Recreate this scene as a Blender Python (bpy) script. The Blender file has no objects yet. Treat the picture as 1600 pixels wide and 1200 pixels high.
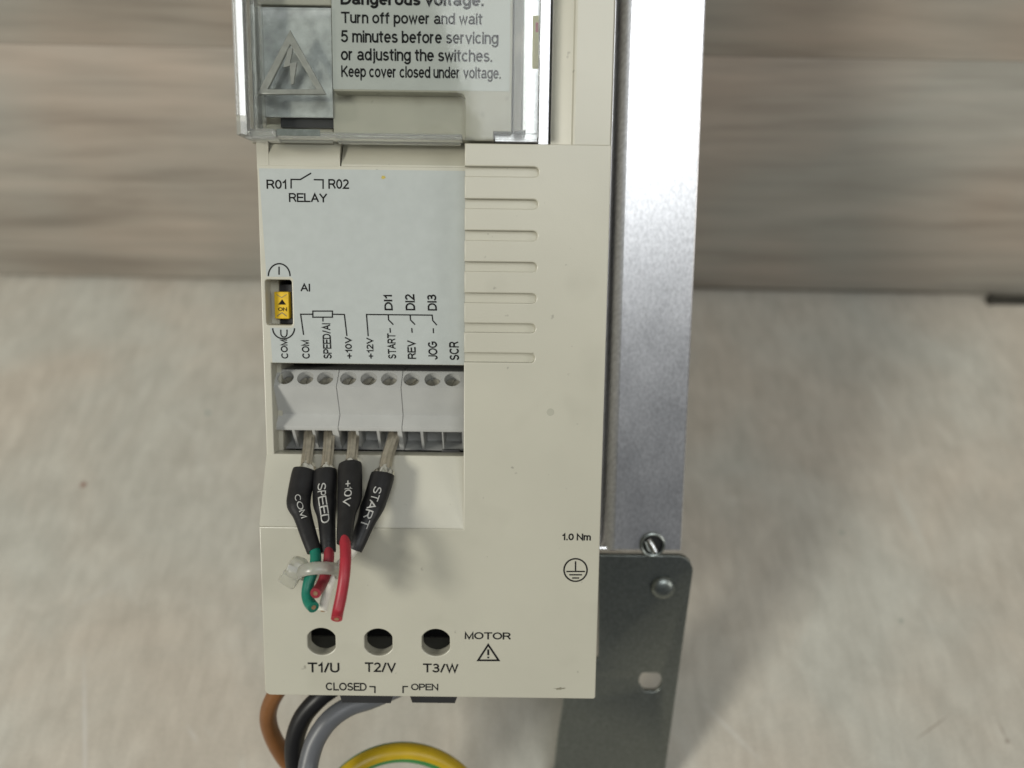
import bpy, bmesh, math, random
from mathutils import Vector, Matrix
random.seed(7)
R = math.radians
MM = 0.001
sc = bpy.context.scene
COL = sc.collection

# ------------------------------------------------------------------ camera geometry
# Device frame (mm): x right, y into the device, z up along its front; the device
# leans back by LEAN against the wall.  A pixel of the photograph gives a ray,
# the depth d of the surface it lies on gives the point.
F_PX, DIST, TILT, ROLL, LEAN = 1200.0, 134.0, R(8.1), R(0.72), R(46.0)
H0 = 105.6                                      # height of the frame's origin above the table
ct, st = math.cos(TILT), math.sin(TILT)
CAM = Vector((0, -DIST*ct, DIST*st))
FWD = Vector((0, ct, -st)); UP0 = Vector((0, st, ct)); RT0 = Vector((1, 0, 0))
RT = RT0*math.cos(ROLL) + UP0*math.sin(ROLL)
UP = UP0*math.cos(ROLL) - RT0*math.sin(ROLL)
M_DEV = Matrix.Translation((0, 0, H0)) @ Matrix.Rotation(-LEAN, 4, 'X')

def ray(px, py):
    return FWD + RT*((px-800)/F_PX) - UP*((py-600)/F_PX)
def P(px, py, d=0.0):
    """device-frame point (mm) on the plane y = d seen at a pixel"""
    r = ray(px, py); t = (d-CAM.y)/r.y
    return CAM + r*t
def X(px, py, d=0.0): return P(px, py, d).x
def Z(px, py, d=0.0): return P(px, py, d).z
def rpx(n, px, py, d):
    """length (mm) of n pixels on something at that pixel and depth"""
    p = P(px, py, d); return n*(p-CAM).dot(FWD)/F_PX
def W(p): return (M_DEV @ Vector(p))*MM           # device mm -> world metres
def wray_plane(px, py, axis, val):
    """world point (m) where the pixel's ray meets a horizontal / vertical world plane"""
    o = W(CAM); d = (W(CAM+ray(px, py))-o); t = (val-o[axis])/d[axis]
    return o+d*t

cam = bpy.data.cameras.new('camera'); cam_o = bpy.data.objects.new('camera', cam); COL.objects.link(cam_o)
cam.sensor_width = 36; cam.lens = F_PX/1600*36
cam.clip_start = 0.005; cam.clip_end = 50
rot = Matrix((RT, UP, -FWD)).transposed()
cam_o.matrix_world = Matrix.Translation(W(CAM)) @ (M_DEV.to_3x3() @ rot).to_4x4()
cam.dof.use_dof = True; cam.dof.focus_distance = 0.133; cam.dof.aperture_fstop = 10.5
sc.camera = cam_o
sc.render.resolution_x, sc.render.resolution_y = 1024, 768

# ------------------------------------------------------------------ light
world = bpy.data.worlds.new('World'); sc.world = world; world.use_nodes = True
bg = world.node_tree.nodes['Background']; bg.inputs[0].default_value = (0.93, 0.97, 1.0, 1); bg.inputs[1].default_value = 0.10

def area(name, loc, target, sx, sy, power, color):
    l = bpy.data.lights.new(name, 'AREA'); l.shape = 'RECTANGLE'; l.size = sx; l.size_y = sy
    l.energy = power; l.color = color
    o = bpy.data.objects.new(name, l); COL.objects.link(o); o.location = loc
    o.rotation_euler = (Vector(target)-Vector(loc)).to_track_quat('-Z', 'Y').to_euler()
    return o
area('ceiling_lamp_key', (-1.20, -0.82, 1.10), (0, 0, 0.1), 0.34, 0.34, 19.0, (1.0, 0.97, 0.87))
area('ceiling_lamp_side', (1.15, -0.62, 0.92), (0, 0, 0.1), 0.6, 0.6, 4.2, (1.0, 0.97, 0.90))
area('ceiling_lamp_top', (0.17, -0.51, 1.30), (0, 0, 0.1), 0.58, 0.55, 4.5, (0.95, 0.98, 0.98))

sc.view_settings.view_transform = 'Standard'; sc.view_settings.look = 'None'
sc.view_settings.exposure = 0.10; sc.view_settings.gamma = 1.0

# ------------------------------------------------------------------ materials
MATS = {}
def new_mat(name):
    m = bpy.data.materials.new(name); m.use_nodes = True; MATS[name] = m
    return m, m.node_tree.nodes, m.node_tree.links, m.node_tree.nodes['Principled BSDF']

def simple(name, col, rough=0.5, metal=0.0, var=0.06, vscale=120, bump=0.0, bscale=2500, spec=0.5, stretch=(1, 1, 1),
           sss=0.0, rvar=0.0):
    m, N, L, b = new_mat(name)
    tc = N.new('ShaderNodeTexCoord'); mp = N.new('ShaderNodeMapping'); mp.inputs['Scale'].default_value = stretch
    L.new(tc.outputs['Object'], mp.inputs[0])
    n = N.new('ShaderNodeTexNoise'); n.inputs['Scale'].default_value = vscale; n.inputs['Detail'].default_value = 5
    L.new(mp.outputs[0], n.inputs['Vector'])
    r = N.new('ShaderNodeValToRGB')
    r.color_ramp.elements[0].position = 0.3; r.color_ramp.elements[1].position = 0.7
    r.color_ramp.elements[0].color = (*[c*(1-var) for c in col], 1)
    r.color_ramp.elements[1].color = (*[min(1, c*(1+var)) for c in col], 1)
    L.new(n.outputs['Fac'], r.inputs[0]); L.new(r.outputs[0], b.inputs['Base Color'])
    b.inputs['Roughness'].default_value = rough; b.inputs['Metallic'].default_value = metal
    b.inputs['Specular IOR Level'].default_value = spec
    if rvar:
        mr = N.new('ShaderNodeMapRange'); mr.inputs[3].default_value = rough-rvar; mr.inputs[4].default_value = rough+rvar
        n3 = N.new('ShaderNodeTexNoise'); n3.inputs['Scale'].default_value = vscale*3; n3.inputs['Detail'].default_value = 6
        L.new(mp.outputs[0], n3.inputs['Vector']); L.new(n3.outputs['Fac'], mr.inputs[0]); L.new(mr.outputs[0], b.inputs['Roughness'])
    if bump:
        n2 = N.new('ShaderNodeTexNoise'); n2.inputs['Scale'].default_value = bscale; n2.inputs['Detail'].default_value = 3
        L.new(mp.outputs[0], n2.inputs['Vector'])
        bp = N.new('ShaderNodeBump'); bp.inputs['Strength'].default_value = bump; bp.inputs['Distance'].default_value = 0.0001
        L.new(n2.outputs['Fac'], bp.inputs['Height']); L.new(bp.outputs[0], b.inputs['Normal'])
    if sss:
        b.inputs['Subsurface Weight'].default_value = sss; b.inputs['Subsurface Radius'].default_value = (0.002, 0.002, 0.0015)
        b.inputs['Subsurface Scale'].default_value = 1.0
    return m

def specks(name, dark, scale, lo, hi, amount):
    # sparse dust specks on top of a material's colour
    m = MATS[name]; N = m.node_tree.nodes; L = m.node_tree.links; b = N['Principled BSDF']
    src = b.inputs['Base Color'].links[0].from_socket
    tc = N.new('ShaderNodeTexCoord'); n = N.new('ShaderNodeTexNoise'); n.inputs['Scale'].default_value = scale; n.inputs['Detail'].default_value = 2
    L.new(tc.outputs['Object'], n.inputs['Vector'])
    mr = N.new('ShaderNodeMapRange'); mr.inputs[1].default_value = lo; mr.inputs[2].default_value = hi; mr.inputs[4].default_value = amount
    L.new(n.outputs['Fac'], mr.inputs[0])
    mx = N.new('ShaderNodeMix'); mx.data_type = 'RGBA'; mx.inputs[7].default_value = (*dark, 1)
    L.new(mr.outputs[0], mx.inputs[0]); L.new(src, mx.inputs[6]); L.new(mx.outputs[2], b.inputs['Base Color'])
CREAM = (0.455, 0.443, 0.366)
simple('cream_plastic', CREAM, 0.37, spec=1.0, var=0.035, vscale=60, bump=0.12, bscale=4000)
simple('cream_plastic_dirty', (0.42, 0.412, 0.345), 0.50, var=0.12, vscale=90, bump=0.12, bscale=4000)
simple('label_film', (0.405, 0.436, 0.425), 0.52, spec=0.4, var=0.03, vscale=500, bump=0.08, bscale=6000)
simple('warning_film', (0.47, 0.495, 0.47), 0.55, spec=0.35, var=0.03, vscale=300)
specks('cream_plastic', (0.16, 0.15, 0.12), 620, 0.735, 0.79, 0.55)
specks('cream_plastic', (0.30, 0.29, 0.23), 95, 0.58, 0.80, 0.30)
specks('cream_plastic_dirty', (0.16, 0.15, 0.12), 520, 0.70, 0.78, 0.6)
specks('cream_plastic_dirty', (0.26, 0.24, 0.18), 120, 0.54, 0.75, 0.45)
simple('print_black', (0.010, 0.010, 0.010), 0.7, spec=0.12, var=0.2, vscale=900)
simple('print_white', (0.42, 0.42, 0.40), 0.6, var=0.15, vscale=1500)
simple('terminal_grey', (0.42, 0.425, 0.41), 0.5, var=0.05, vscale=200, bump=0.12, bscale=5000)
simple('screw_steel', (0.46, 0.44, 0.38), 0.42, 1.0, var=0.2, vscale=1200)
simple('bright_steel', (0.78, 0.78, 0.78), 0.18, 1.0, var=0.1, vscale=900)
simple('interior_black', (0.012, 0.012, 0.012), 0.7, var=0.2)  # shade inside the openings, put into the colour
simple('black_plastic', (0.02, 0.02, 0.021), 0.42, var=0.2)
simple('shrink_sleeve', (0.010, 0.010, 0.011), 0.44, spec=0.42, var=0.3, vscale=500, bump=0.35, bscale=1600)
simple('tinned_copper', (0.50, 0.46, 0.38), 0.40, 0.85, var=0.15, vscale=900, bump=0.1, bscale=3000)
simple('solder', (0.80, 0.78, 0.72), 0.22, 1.0, var=0.15, vscale=1500)
simple('wire_green', (0.0, 0.15, 0.10), 0.42, var=0.12, vscale=500)
simple('wire_red', (0.32, 0.014, 0.028), 0.45, var=0.10, vscale=500)
simple('wire_dark_red', (0.22, 0.017, 0.028), 0.45, var=0.10, vscale=500)
simple('wire_white', (0.72, 0.70, 0.62), 0.45, var=0.06, vscale=500)
simple('cable_brown', (0.17, 0.068, 0.018), 0.42, var=0.10, vscale=300)
simple('cable_black', (0.007, 0.007, 0.008), 0.42, spec=0.35, var=0.2, vscale=300)
simple('cable_grey', (0.10, 0.105, 0.115), 0.42, var=0.08, vscale=300)
simple('earth_yellow', (0.50, 0.34, 0.01), 0.36, var=0.08, vscale=300)
simple('earth_green', (0.025, 0.20, 0.045), 0.36, var=0.08, vscale=300)
simple('dip_yellow', (0.72, 0.47, 0.012), 0.38, var=0.1, vscale=700)
simple('copper', (0.55, 0.36, 0.22), 0.4, 1.0, var=0.25, vscale=3000)
simple('nylon', (0.66, 0.66, 0.59), 0.30, var=0.03, vscale=300, sss=0.5)
MATS['nylon'].node_tree.nodes['Principled BSDF'].inputs['Transmission Weight'].default_value = 0.65
simple('dark_strip', (0.03, 0.028, 0.022), 0.5, var=0.2)
simple('gap_dark', (0.06, 0.05, 0.04), 0.8, var=0.2)
simple('sticker_yellow', (0.75, 0.68, 0.30), 0.5, var=0.05)
simple('sticker_red', (0.70, 0.16, 0.16), 0.5, var=0.05)

def galvanised(name, col, rough, grain, bump):
    m, N, L, b = new_mat(name)
    tc = N.new('ShaderNodeTexCoord'); mp = N.new('ShaderNodeMapping')
    mp.inputs['Rotation'].default_value = (LEAN, 0, 0); mp.inputs['Scale'].default_value = (1, 1, grain)
    L.new(tc.outputs['Object'], mp.inputs[0])
    n = N.new('ShaderNodeTexNoise'); n.inputs['Scale'].default_value = 1700; n.inputs['Detail'].default_value = 4
    n2 = N.new('ShaderNodeTexNoise'); n2.inputs['Scale'].default_value = 160; n2.inputs['Detail'].default_value = 6
    L.new(mp.outputs[0], n.inputs['Vector']); L.new(mp.outputs[0], n2.inputs['Vector'])
    r = N.new('ShaderNodeValToRGB'); e = r.color_ramp.elements
    e[0].position = 0.3; e[0].color = (*[c*0.80 for c in col], 1); e[1].position = 0.72; e[1].color = (*[min(1, c*1.1) for c in col], 1)
    L.new(n.outputs['Fac'], r.inputs[0]); L.new(r.outputs[0], b.inputs['Base Color'])
    mr = N.new('ShaderNodeMapRange'); mr.inputs[1].default_value = 0.3; mr.inputs[2].default_value = 0.7
    mr.inputs[3].default_value = rough-0.025; mr.inputs[4].default_value = rough+0.025
    L.new(n2.outputs['Fac'], mr.inputs[0]); L.new(mr.outputs[0], b.inputs['Roughness'])
    b.inputs['Metallic'].default_value = 1.0
    bp = N.new('ShaderNodeBump'); bp.inputs['Strength'].default_value = bump; bp.inputs['Distance'].default_value = 0.00008
    L.new(n.outputs['Fac'], bp.inputs['Height']); L.new(bp.outputs[0], b.inputs['Normal'])
galvanised('aluminium', (0.75, 0.75, 0.77), 0.33, 0.05, 0.16)
galvanised('zinc_sheet', (0.24, 0.262, 0.25), 0.34, 0.8, 0.15)  # base colour darkened for metal angled away from the lamp

def clear_plastic(name, tint, refl):
    """clear plastic that lets light through: transparent body with a Fresnel gloss on the surface"""
    m = bpy.data.materials.new(name); m.use_nodes = True; N = m.node_tree.nodes; L = m.node_tree.links; MATS[name] = m
    N.remove(N['Principled BSDF'])
    t = N.new('ShaderNodeBsdfTransparent'); t.inputs[0].default_value = (*tint, 1)
    g = N.new('ShaderNodeBsdfGlossy'); g.inputs['Roughness'].default_value = 0.06
    fr = N.new('ShaderNodeFresnel'); fr.inputs[0].default_value = 1.5
    n = N.new('ShaderNodeTexNoise'); n.inputs['Scale'].default_value = 260
    tc = N.new('ShaderNodeTexCoord'); L.new(tc.outputs['Object'], n.inputs['Vector'])
    bp = N.new('ShaderNodeBump'); bp.inputs['Strength'].default_value = 0.06; bp.inputs['Distance'].default_value = 0.0003
    L.new(n.outputs['Fac'], bp.inputs['Height']); L.new(bp.outputs[0], g.inputs['Normal'])
    mu = N.new('ShaderNodeMath'); mu.operation = 'MULTIPLY_ADD'; mu.inputs[1].default_value = refl; mu.inputs[2].default_value = 0.0; mu.use_clamp = True
    L.new(fr.outputs[0], mu.inputs[0])
    mx = N.new('ShaderNodeMixShader'); L.new(mu.outputs[0], mx.inputs[0]); L.new(t.outputs[0], mx.inputs[1]); L.new(g.outputs[0], mx.inputs[2])
    L.new(mx.outputs[0], N['Material Output'].inputs['Surface'])
clear_plastic('clear_sheet', (0.985, 0.99, 0.98), 0.6)
def glassy(name, col, rough):
    m, N, L, b = new_mat(name)
    b.inputs['Base Color'].default_value = (*col, 1); b.inputs['Roughness'].default_value = rough
    b.inputs['Transmission Weight'].default_value = 0.82; b.inputs['IOR'].default_value = 1.49
glassy('clear_rim', (0.97, 0.98, 0.96), 0.05)
glassy('emboss_grey', (0.55, 0.56, 0.52), 0.14)
glassy('rim_glint', (1.0, 1.0, 0.99), 0.10)
MATS['rim_glint'].node_tree.nodes['Principled BSDF'].inputs['IOR'].default_value = 2.3  # index raised above plastic to brighten the highlight
simple('emboss_clear', (0.34, 0.345, 0.32), 0.22, var=0.12, vscale=700)
clear_plastic('window_sheet', (0.95, 0.96, 0.95), 0.25)

def wood():
    m, N, L, b = new_mat('wood_board')
    tc = N.new('ShaderNodeTexCoord'); mp = N.new('ShaderNodeMapping'); mp.inputs['Scale'].default_value = (0.11, 1, 1)
    oi = N.new('ShaderNodeObjectInfo'); ad = N.new('ShaderNodeVectorMath'); ad.operation = 'MULTIPLY_ADD'
    ad.inputs[1].default_value = (0.7, 0.0, 0.9)
    cb = N.new('ShaderNodeCombineXYZ'); L.new(oi.outputs['Random'], cb.inputs[0]); L.new(oi.outputs['Random'], cb.inputs[2])
    L.new(cb.outputs[0], ad.inputs[0]); L.new(tc.outputs['Object'], ad.inputs[2]); L.new(ad.outputs[0], mp.inputs[0])
    n1 = N.new('ShaderNodeTexNoise'); n1.inputs['Scale'].default_value = 40; n1.inputs['Detail'].default_value = 6; n1.inputs['Distortion'].default_value = 1.6
    n2 = N.new('ShaderNodeTexNoise'); n2.inputs['Scale'].default_value = 190; n2.inputs['Detail'].default_value = 4
    n3 = N.new('ShaderNodeTexNoise'); n3.inputs['Scale'].default_value = 11; n3.inputs['Detail'].default_value = 2
    for n in (n1, n2): L.new(mp.outputs[0], n.inputs['Vector'])
    L.new(ad.outputs[0], n3.inputs['Vector'])
    r = N.new('ShaderNodeValToRGB'); e = r.color_ramp.elements
    e[0].position = 0.33; e[0].color = (0.315, 0.285, 0.245, 1)
    e[1].position = 0.66; e[1].color = (0.46, 0.415, 0.36, 1)
    k = e.new(0.47); k.color = (0.405, 0.372, 0.325, 1)
    L.new(n1.outputs['Fac'], r.inputs[0])
    r2 = N.new('ShaderNodeValToRGB'); r2.color_ramp.elements[0].position = 0.35; r2.color_ramp.elements[0].color = (0.78, 0.775, 0.77, 1); r2.color_ramp.elements[1].position = 0.62
    L.new(n2.outputs['Fac'], r2.inputs[0])
    mx = N.new('ShaderNodeMix'); mx.data_type = 'RGBA'; mx.blend_type = 'MULTIPLY'; mx.inputs[0].default_value = 0.7
    L.new(r.outputs[0], mx.inputs[6]); L.new(r2.outputs[0], mx.inputs[7])
    r3 = N.new('ShaderNodeValToRGB'); r3.color_ramp.elements[0].position = 0.4; r3.color_ramp.elements[0].color = (0.95, 1.0, 1.02, 1)
    r3.color_ramp.elements[1].position = 0.62; r3.color_ramp.elements[1].color = (1.07, 1.0, 0.96, 1)
    L.new(n3.outputs['Fac'], r3.inputs[0])
    m2 = N.new('ShaderNodeMix'); m2.data_type = 'RGBA'; m2.blend_type = 'MULTIPLY'; m2.inputs[0].default_value = 1.0
    L.new(mx.outputs[2], m2.inputs[6]); L.new(r3.outputs[0], m2.inputs[7]); L.new(m2.outputs[2], b.inputs['Base Color'])
    b.inputs['Roughness'].default_value = 0.55
    bp = N.new('ShaderNodeBump'); bp.inputs['Strength'].default_value = 0.3; bp.inputs['Distance'].default_value = 0.0006
    L.new(n2.outputs['Fac'], bp.inputs['Height']); L.new(bp.outputs[0], b.inputs['Normal'])
wood()

def table_mat(spots, streaks):
    m, N, L, b = new_mat('mottled_board')
    tc = N.new('ShaderNodeTexCoord')
    def noise(scale, detail=5, dist=0.0, stretch=None):
        n = N.new('ShaderNodeTexNoise'); n.inputs['Scale'].default_value = scale; n.inputs['Detail'].default_value = detail
        n.inputs['Distortion'].default_value = dist
        if stretch:
            mp = N.new('ShaderNodeMapping'); mp.inputs['Scale'].default_value = stretch; mp.inputs['Rotation'].default_value = (0, 0, 0.35)
            L.new(tc.outputs['Object'], mp.inputs[0]); L.new(mp.outputs[0], n.inputs['Vector'])
        else: L.new(tc.outputs['Object'], n.inputs['Vector'])
        return n
    def mixc(a, bcol, fac, mode='MIX'):
        mx = N.new('ShaderNodeMix'); mx.data_type = 'RGBA'; mx.blend_type = mode
        for sock, v in ((0, fac), (6, a), (7, bcol)):
            if isinstance(v, (int, float)): mx.inputs[sock].default_value = v
            elif isinstance(v, tuple): mx.inputs[sock].default_value = (*v, 1)
            else: L.new(v, mx.inputs[sock])
        return mx.outputs[2]
    def ramp(n, p0, c0, p1, c1):
        r = N.new('ShaderNodeValToRGB'); e = r.color_ramp.elements
        e[0].position = p0; e[0].color = (*c0, 1); e[1].position = p1; e[1].color = (*c1, 1)
        L.new(n.outputs['Fac'], r.inputs[0]); return r.outputs[0]
    c = ramp(noise(16, 5, 0.6), 0.36, (0.49, 0.45, 0.385), 0.64, (0.475, 0.47, 0.42))
    c = mixc(c, ramp(noise(75, 6, 0.8), 0.3, (0.87, 0.86, 0.85), 0.7, (1.08, 1.08, 1.08)), 0.7, 'MULTIPLY')
    c = mixc(c, ramp(noise(300, 6, 0.5, (1, 0.3, 1)), 0.33, (0.86, 0.85, 0.84), 0.68, (1.08, 1.08, 1.08)), 0.6, 'MULTIPLY')
    c = mixc(c, ramp(noise(1500, 3), 0.3, (0.90, 0.90, 0.90), 0.7, (1.06, 1.06, 1.06)), 0.8, 'MULTIPLY')
    wn = noise(42, 6, 1.8, (1, 0.45, 1))
    rr = N.new('ShaderNodeValToRGB'); e = rr.color_ramp.elements
    e[0].position = 0.60; e[0].color = (0, 0, 0, 1); e[1].position = 0.74; e[1].color = (0.35, 0.35, 0.35, 1)
    L.new(wn.outputs['Fac'], rr.inputs[0]); c = mixc(c, (0.57, 0.57, 0.52), rr.outputs[0])
    wob = noise(300, 2)
    for (x, y), rad, col in spots:                      # specks of paint on the board
        vd = N.new('ShaderNodeVectorMath'); vd.operation = 'DISTANCE'; vd.inputs[1].default_value = (x, y, 0)
        L.new(tc.outputs['Object'], vd.inputs[0])
        s = N.new('ShaderNodeMath'); s.operation = 'MULTIPLY_ADD'; s.inputs[1].default_value = rad*1.2; L.new(wob.outputs['Fac'], s.inputs[0]); L.new(vd.outputs['Value'], s.inputs[2])
        mr = N.new('ShaderNodeMapRange'); mr.inputs[1].default_value = rad*1.1; mr.inputs[2].default_value = rad*1.8
        mr.inputs[3].default_value = 0.85; mr.inputs[4].default_value = 0.0
        L.new(s.outputs[0], mr.inputs[0]); c = mixc(c, col, mr.outputs[0])
    for (a, d_, w, col, strength) in streaks:           # scratches: distance from a segment
        ax, ay = a; bx_, by_ = d_; ln = math.hypot(bx_-ax, by_-ay); ux, uy = (bx_-ax)/ln, (by_-ay)/ln
        mp = N.new('ShaderNodeMapping'); mp.vector_type = 'TEXTURE'
        mp.inputs['Location'].default_value = ((ax+bx_)/2, (ay+by_)/2, 0); mp.inputs['Rotation'].default_value = (0, 0, math.atan2(uy, ux))
        mp.inputs['Scale'].default_value = (ln/2, w, 1)
        L.new(tc.outputs['Object'], mp.inputs[0])
        vl = N.new('ShaderNodeVectorMath'); vl.operation = 'LENGTH'; L.new(mp.outputs[0], vl.inputs[0])
        mr = N.new('ShaderNodeMapRange'); mr.inputs[1].default_value = 0.2; mr.inputs[2].default_value = 1.0
        mr.inputs[3].default_value = strength; mr.inputs[4].default_value = 0.0
        L.new(vl.outputs['Value'], mr.inputs[0]); c = mixc(c, col, mr.outputs[0])
    L.new(c, b.inputs['Base Color']); b.inputs['Roughness'].default_value = 0.5
    bn = noise(900, 3); bp = N.new('ShaderNodeBump'); bp.inputs['Strength'].default_value = 0.15; bp.inputs['Distance'].default_value = 0.0002
    L.new(bn.outputs['Fac'], bp.inputs['Height']); L.new(bp.outputs[0], b.inputs['Normal'])

# ------------------------------------------------------------------ mesh helpers
def thing(name, label, cat, base_dev, group=None, world_loc=None):
    o = bpy.data.objects.new(name, None); COL.objects.link(o); o.empty_display_size = 0.01
    o.location = world_loc if world_loc is not None else W(base_dev)
    o['label'] = label; o['category'] = cat
    if group: o['group'] = group
    return o
def root_of(o):
    while o.parent: o = o.parent
    return o
def link(name, bm, mats, parent=None, dev=True, smooth=35, label=None):
    """bmesh in device mm (dev) or world metres -> object; coordinates relative to the thing's base"""
    me = bpy.data.meshes.new(name)
    base = root_of(parent).location.copy() if parent else Vector((0, 0, 0))
    for v in bm.verts:
        v.co = (W(v.co) if dev else v.co) - base
    bmesh.ops.recalc_face_normals(bm, faces=bm.faces)
    bm.to_mesh(me); bm.free()
    for m in (mats if isinstance(mats, (list, tuple)) else [mats]): me.materials.append(MATS[m])
    if smooth:
        # faces lying in the front plane keep their own normal, so that big caps shade evenly
        me.shade_smooth(); me.set_sharp_from_angle(angle=R(smooth))
        nrm = [p.normal.copy() for p in me.polygons]
        face_n = (M_DEV.to_3x3() @ Vector((0, -1, 0)))
        for p, n_ in zip(me.polygons, nrm):
            if abs(n_.dot(face_n)) > 0.99999 and len(me.polygons) > 6: p.use_smooth = False
    o = bpy.data.objects.new(name, me); COL.objects.link(o)
    if parent: o.parent = parent
    if label: o['label'] = label
    return o

def ortho(p0, p1):
    pass
def plate_bm(outer, holes, d0, d1, bevel=0.0, res=3):
    """flat plate in the device front plane: outline and holes are (x, z) lists in mm, from depth d0 to d1"""
    cu = bpy.data.curves.new('tmp', 'CURVE'); cu.dimensions = '2D'; cu.fill_mode = 'BOTH'
    def area2(p): return sum(p[i][0]*p[(i+1) % len(p)][1]-p[(i+1) % len(p)][0]*p[i][1] for i in range(len(p)))
    def add(pts, ccw):
        if (area2(pts) > 0) != ccw: pts = pts[::-1]
        s = cu.splines.new('POLY'); s.points.add(len(pts)-1); s.use_cyclic_u = True
        for q, p in zip(s.points, pts): q.co = (p[0], p[1], 0, 1)
    add(list(outer), False)
    for h in holes: add(list(h), True)
    cu.extrude = max(1e-4, (d1-d0)/2-bevel); cu.bevel_depth = bevel; cu.bevel_resolution = res
    cu.offset = -bevel
    ob = bpy.data.objects.new('tmp', cu); COL.objects.link(ob)
    me = bpy.data.meshes.new_from_object(ob)
    bpy.data.objects.remove(ob); bpy.data.curves.remove(cu)
    bm = bmesh.new(); bm.from_mesh(me); bpy.data.meshes.remove(me)
    bmesh.ops.remove_doubles(bm, verts=bm.verts, dist=1e-4)
    c = (d0+d1)/2
    for v in bm.verts: u, w, t = v.co; v.co = Vector((u, c-t, w))
    return bm
def rect(x0, z0, x1, z1, r=0.0, n=5):
    if x0 > x1: x0, x1 = x1, x0
    if z0 > z1: z0, z1 = z1, z0
    if r <= 0: return [(x0, z0), (x1, z0), (x1, z1), (x0, z1)]
    out = []
    for cx, cz, a in ((x1-r, z0+r, -90), (x1-r, z1-r, 0), (x0+r, z1-r, 90), (x0+r, z0+r, 180)):
        for i in range(n+1):
            t = R(a+90*i/n); out.append((cx+r*math.cos(t), cz+r*math.sin(t)))
    return out
def xz(px, py, d): p = P(px, py, d); return (p.x, p.z)
def prect(px0, py0, px1, py1, d, r=0.0):
    """device-aligned rectangle through the pixel box"""
    ym, xm = (py0+py1)/2, (px0+px1)/2
    return rect(X(px0, ym, d), Z(xm, py1, d), X(px1, ym, d), Z(xm, py0, d), r)
def box_bm(x0, x1, y0, y1, z0, z1, bm=None):
    bm = bm or bmesh.new()
    bmesh.ops.create_cube(bm, size=1, matrix=Matrix.Translation(((x0+x1)/2, (y0+y1)/2, (z0+z1)/2)) @ Matrix.Diagonal((abs(x1-x0), abs(y1-y0), abs(z1-z0), 1)))
    return bm
def bevel_bm(bm, w, seg=3, ang=30):
    es = [e for e in bm.edges if len(e.link_faces) == 2 and e.calc_face_angle(0) > R(ang)]
    bmesh.ops.bevel(bm, geom=es, offset=w, segments=seg, profile=0.5, affect='EDGES', clamp_overlap=True)
    return bm
def prism_x(profile, x0, x1, bm=None):
    """profile [(d, z)] extruded along x"""
    bm = bm or bmesh.new()
    a = [bm.verts.new((x0, d, z)) for d, z in profile]; b = [bm.verts.new((x1, d, z)) for d, z in profile]
    bm.faces.new(a); bm.faces.new(b[::-1])
    n = len(a)
    for i in range(n): bm.faces.new((a[i], b[i], b[(i+1) % n], a[(i+1) % n]))
    return bm
def prism_z(profile, z0, z1):
    bm = bmesh.new()
    a = [bm.verts.new((x, d, z0)) for x, d in profile]; b = [bm.verts.new((x, d, z1)) for x, d in profile]
    bm.faces.new(a); bm.faces.new(b[::-1]); n = len(a)
    for i in range(n): bm.faces.new((a[i], b[i], b[(i+1) % n], a[(i+1) % n]))
    return bm
def cr(pts, k=8):
    """Catmull-Rom through tuples"""
    out = []; n = len(pts)
    for i in range(n-1):
        p0, p1, p2, p3 = pts[max(i-1, 0)], pts[i], pts[i+1], pts[min(i+2, n-1)]
        for j in range(k):
            t = j/k
            out.append(tuple(0.5*((2*b)+(c-a)*t+(2*a-5*b+4*c-d)*t*t+(3*b-a-3*c+d)*t**3) for a, b, c, d in zip(p0, p1, p2, p3)))
    out.append(tuple(pts[-1])); return out
def frames(pts):
    """tangent plus two normals; the first normal points to the camera side (-y)"""
    fr = []
    for i in range(len(pts)):
        t = (pts[min(i+1, len(pts)-1)]-pts[max(i-1, 0)]).normalized()
        ref = Vector((0, -1, 0)); n = ref-t*ref.dot(t)
        if n.length < 0.25: n = Vector((0, -0.3, 1)); n = n-t*n.dot(t)
        n.normalize(); fr.append((t, n, t.cross(n)))
    # parallel transport so that the tube never twists
    out = [fr[0]]
    for i in range(1, len(fr)):
        t = fr[i][0]; n = out[-1][1]-t*out[-1][1].dot(t); n.normalize(); out.append((t, n, t.cross(n)))
    return out
def tube_bm(pts, rad, seg=20, cap=True, ridges=0, ridge=0.0, flat=1.0, matfn=None, twist=0.0):
    bm = bmesh.new(); fr = frames(pts); rings = []
    for i, (p, (t, n, b)) in enumerate(zip(pts, fr)):
        ring = []
        for k in range(seg):
            a = 2*math.pi*k/seg
            r = rad[i]*(1+(ridge*math.cos(ridges*a+twist*i) if ridges else 0))
            ring.append(bm.verts.new(p+n*(r*flat*math.cos(a))+b*(r*math.sin(a))))
        rings.append(ring)
    for i in range(len(rings)-1):
        for k in range(seg):
            f = bm.faces.new((rings[i][k], rings[i][(k+1) % seg], rings[i+1][(k+1) % seg], rings[i+1][k]))
            if matfn: f.material_index = matfn(k/seg)
    if cap: bm.faces.new(rings[0][::-1]); bm.faces.new(rings[-1])
    return bm
def path_px(ctrl, k=8):
    """control points (px, py, depth, radius px) -> smooth list of points and radii in mm"""
    q = []
    for px, py, d, r in ctrl:
        p = P(px, py, d); q.append((p.x, p.y, p.z, rpx(r, px, py, d)))
    q = cr(q, k)
    return [Vector(a[:3]) for a in q], [a[3] for a in q]

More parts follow.
